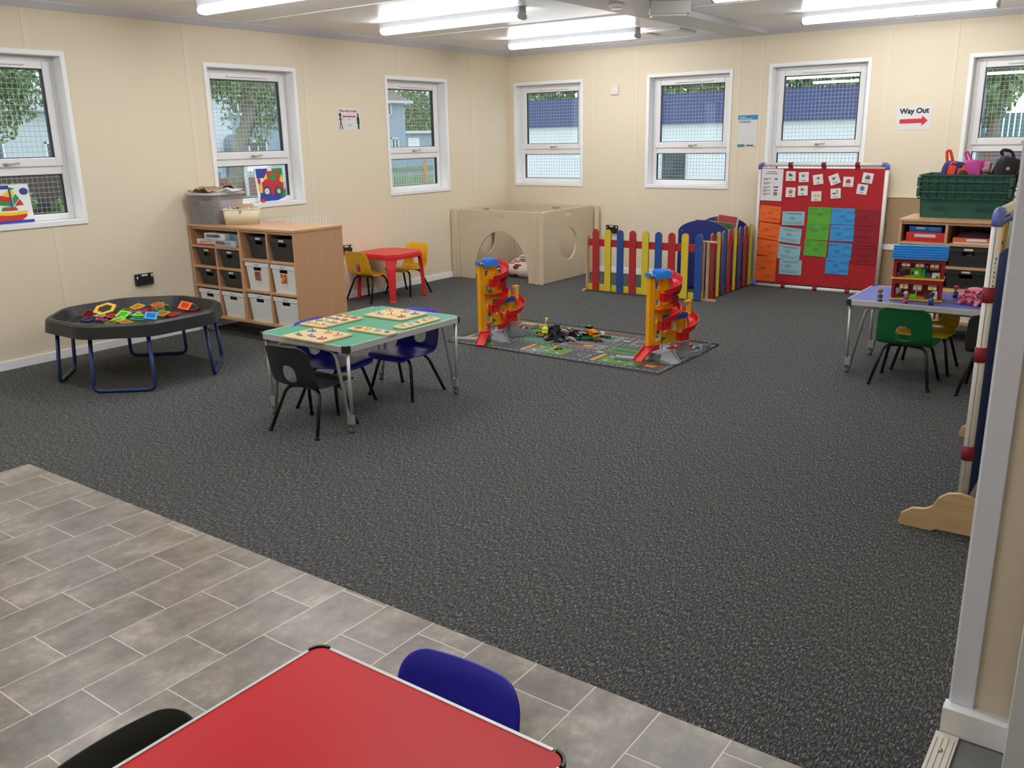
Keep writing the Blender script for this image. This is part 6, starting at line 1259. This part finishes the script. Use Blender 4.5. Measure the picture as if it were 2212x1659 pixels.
# ------------------------------------------------------------------ pile of toy vehicles
def vehicle(kind, col, x, y, z, rz, tilt, label, s=1.0, col2='#161616'):
    r = E('toy_'+kind, label, 'toy vehicle', (x, y, z), group='toy vehicles on the road mat', rot=(tilt[0], tilt[1], rz)); c1 = M('toy_paint', col, .25); c2 = M('toy_paint', col2, .35)
    L, Wd = (.036*s, .015*s) if kind in ('car', 'racing_car') else (.048*s, .018*s)
    b = B()
    if kind == 'car':
        pr = [(-L, .005), (-L, .013), (-L*.75, .016), (-L*.45, .024), (L*.25, .024), (L*.55, .016), (L, .012), (L, .005)]
        b.loft([[Vector((px_, s_*Wd*(1 if pz_ < .017 else .85), pz_*s)) for px_, pz_ in pr] for s_ in (-1, 1)]); b.loft([[Vector((px_, s_*Wd*1.01, pz_*s)) for px_, pz_ in [(-L*.6, .0165), (-L*.42, .0225), (L*.2, .0225), (L*.45, .0165)]] for s_ in (-1, 1)], 1)
    elif kind == 'racing_car':
        b.loft([[Vector((-L, s_*Wd*.6, .006)), Vector((-L, s_*Wd*.6, .014)), Vector((0, s_*Wd*.5, .016)), Vector((L*1.2, s_*Wd*.2, .008)), Vector((L*1.2, s_*Wd*.2, .005))] for s_ in (-1, 1)]); b.box(-L*1.1, -Wd, .018, -L*.8, Wd, .021, 1); b.box(-L, -.002, .01, -L*.9, .002, .019, 1); b.box(L, -Wd, .004, L*1.2, Wd, .006, 1); b.box(-L*.2, -Wd*.3, .014, L*.2, Wd*.3, .019, 1)
    elif kind == 'truck':
        b.box(L*.45, -Wd, .008, L, Wd, .040*s); b.box(-L, -Wd*.8, .008, L*.45, Wd*.8, .015, 1); b.box(L*.6, -Wd*1.01, .024*s, L*1.01, Wd*1.01, .034*s, 1)
    elif kind == 'lorry':
        b.box(L*.55, -Wd, .008, L, Wd, .036*s); b.box(-L, -Wd, .012, L*.5, Wd, .042*s); b.box(L*.7, -Wd*1.01, .022*s, L*1.01, Wd*1.01, .031*s, 1)
    elif kind == 'digger':
        b.box(-L*.5, -Wd, .012, L*.4, Wd, .022); b.box(-L*.2, -Wd*.7, .022, L*.3, Wd*.7, .040); b.box(-L*.15, -Wd*.72, .026, L*.32, Wd*.72, .037, 1); b.tube([(L*.3, 0, .025), (L*.9, 0, .055), (L*1.7, 0, .048), (L*1.8, 0, .03)], .004, 6, 0)
        b.loft([[Vector((L*1.7, -.012, .02)), Vector((L*1.95, -.012, .03)), Vector((L*1.75, -.012, .035))], [Vector((L*1.7, .012, .02)), Vector((L*1.95, .012, .03)), Vector((L*1.75, .012, .035))]])
    elif kind == 'loader_tray':
        b.box(-L*1.2, -Wd, .006, L*1.2, Wd, .010); b.box(-L*1.2, -Wd, .01, L*1.2, -Wd*.85, .020); b.box(-L*1.2, Wd*.85, .01, L*1.2, Wd, .020); b.box(L*.9, -Wd, .01, L*1.2, Wd, .026)
    b.obj('vehicle_body', [c1, c2], r, bev=.0012)
    R_ = (.0065 if kind in ('car', 'racing_car') else .0085)*s*(1.5 if col2 == '#0f0f0f' else 1)
    for sx in (-.62, .62):
        for sy in (-1, 1): B().cyl((sx*L, sy*(Wd-.003), R_), (sx*L, sy*(Wd+.003), R_), R_, 12).obj('wheel', M('toy_tyre', '#121212', .6), r)
    return r
G = .0056; vrand = random.Random(2)
V = [('digger', '#cfd83a', 2.61, -3.17, .03, 2.0, 'lime yellow toy digger reared up at the left of the pile'), ('car', '#c9cc2a', 2.60, -3.21, 0, .4, 'yellow green toy car at the left edge of the pile'), ('racing_car', '#3a2a24', 2.555, -3.15, 0, .2, 'small dark toy racer at the far left of the pile'),
     ('car', '#1b1c20', 2.73, -3.30, 0, 1.2, 'black toy car at the near left of the pile'), ('truck', '#202124', 2.775, -3.245, .02, 1.4, 'black toy truck standing with its back to the front of the pile'), ('car', '#8c8e90', 2.70, -3.26, .0, .7, 'grey toy car squeezed behind the near black car'),
     ('racing_car', '#17181a', 2.86, -3.285, 0, .9, 'black toy racer lying at the front middle of the pile'), ('car', '#2b2d2f', 2.825, -3.31, 0, .3, 'charcoal toy car at the very front of the pile'), ('car', '#c4c8cc', 2.865, -3.20, .0, .5, 'silver toy car in the front middle of the pile'), ('racing_car', '#9ea2a6', 2.90, -3.225, 0, -.2, 'silver toy racer beside the green tray'),
     ('loader_tray', '#14743f', 2.965, -3.14, 0, .35, 'green toy car carrier at the front right of the pile'), ('car', '#b8262c', 2.82, -3.12, .02, .6, 'red toy car in the middle of the pile'), ('car', '#a81c24', 2.79, -3.06, .022, 1.8, 'dark red toy car behind the middle red one'), ('car', '#e08a72', 2.765, -3.13, .034, .5, 'pinkish red shiny toy car on top of the pile'),
     ('racing_car', '#7c1420', 2.70, -3.04, .02, 1.1, 'maroon toy racer at the back of the pile'), ('racing_car', '#9a1c30', 2.745, -3.00, .02, .4, 'crimson toy racer at the back right of the pile'), ('truck', '#17181c', 2.68, -3.11, .028, 2.2, 'black toy truck with big wheels upright in the pile'), ('car', '#5c6064', 2.71, -3.15, .03, .3, 'steel grey toy car with a glossy roof on top of the pile'),
     ('car', '#1d54a8', 2.62, -2.985, 0, .2, 'blue toy car at the back of the pile'), ('lorry', '#ea9016', 2.945, -3.015, .0, -.5, 'orange toy lorry at the right end of the pile'), ('truck', '#1b1b1d', 2.90, -3.03, .02, 1.5, 'black toy truck beside the orange lorry'), ('car', '#3a74b4', 2.885, -3.065, .026, .8, 'blue and white toy car on top at the right'),
     ('racing_car', '#dfe3e6', 2.90, -3.09, .03, .0, 'white toy racer on top at the right'), ('car', '#c8303c', 2.865, -2.985, .02, 1.2, 'bright red toy car at the back right of the pile'), ('racing_car', '#242528', 2.82, -2.995, .02, .3, 'dark grey toy racer at the back right'), ('car', '#19191b', 2.79, -3.17, .0, 2.6, 'black toy car under the red one'),
     ('lorry', '#1c1c1e', 2.84, -3.07, 0, .4, 'black toy lorry buried in the middle of the pile'), ('lorry', '#c69820', 2.58, -3.10, 0, 1.4, 'mustard toy lorry at the back left of the pile'), ('car', '#2a1714', 2.66, -3.21, 0, .1, 'brown toy car behind the yellow green one'), ('car', '#6c2b1c', 3.075, -3.14, .001, .45, 'dark brown toy car lying apart right of the pile'),
     ('truck', '#dcdcd8', 3.045, -2.985, .0, 2.95, 'white cab toy truck standing apart at the right of the pile'), ('car', '#c9962c', 2.945, -3.50, 0, 1.0, 'gold toy car parked alone in front of the pile')]
for k, c, x, y, z, rz, lab in V:
    t = (vrand.uniform(-.25, .25), vrand.uniform(-.2, .2)) if z > .005 else (0, 0)
    if 'reared' in lab: t = (.1, -.6)
    if 'standing with' in lab: t = (0, -1.1)
    big = 1.3 if k in ('digger', 'truck', 'loader_tray', 'lorry') and 'apart' not in lab else .95
    vehicle(k, c, x, y, G+z, rz, t, lab, big, '#0f0f0f' if 'big wheels' in lab else '#161616')
for i in range(18):
    a = vrand.uniform(0, 6.28); q = vrand.random()**.6; x = 2.745+.17*q*math.cos(a); y = -3.11+.13*q*math.sin(a); k = ('car', 'racing_car', 'truck', 'car', 'lorry', 'racing_car')[i % 6]
    vehicle(k, ('#1a1a1c', '#232427', '#1a1a1c', '#2b2c30', '#1a1a1c', '#232427')[i % 6], x, y, G+.012+.022*(1-q), vrand.uniform(0, 6.28), (vrand.uniform(-.5, .5), vrand.uniform(-.5, .5)), 'small black or charcoal toy vehicle jumbled in the middle of the pile', .95)
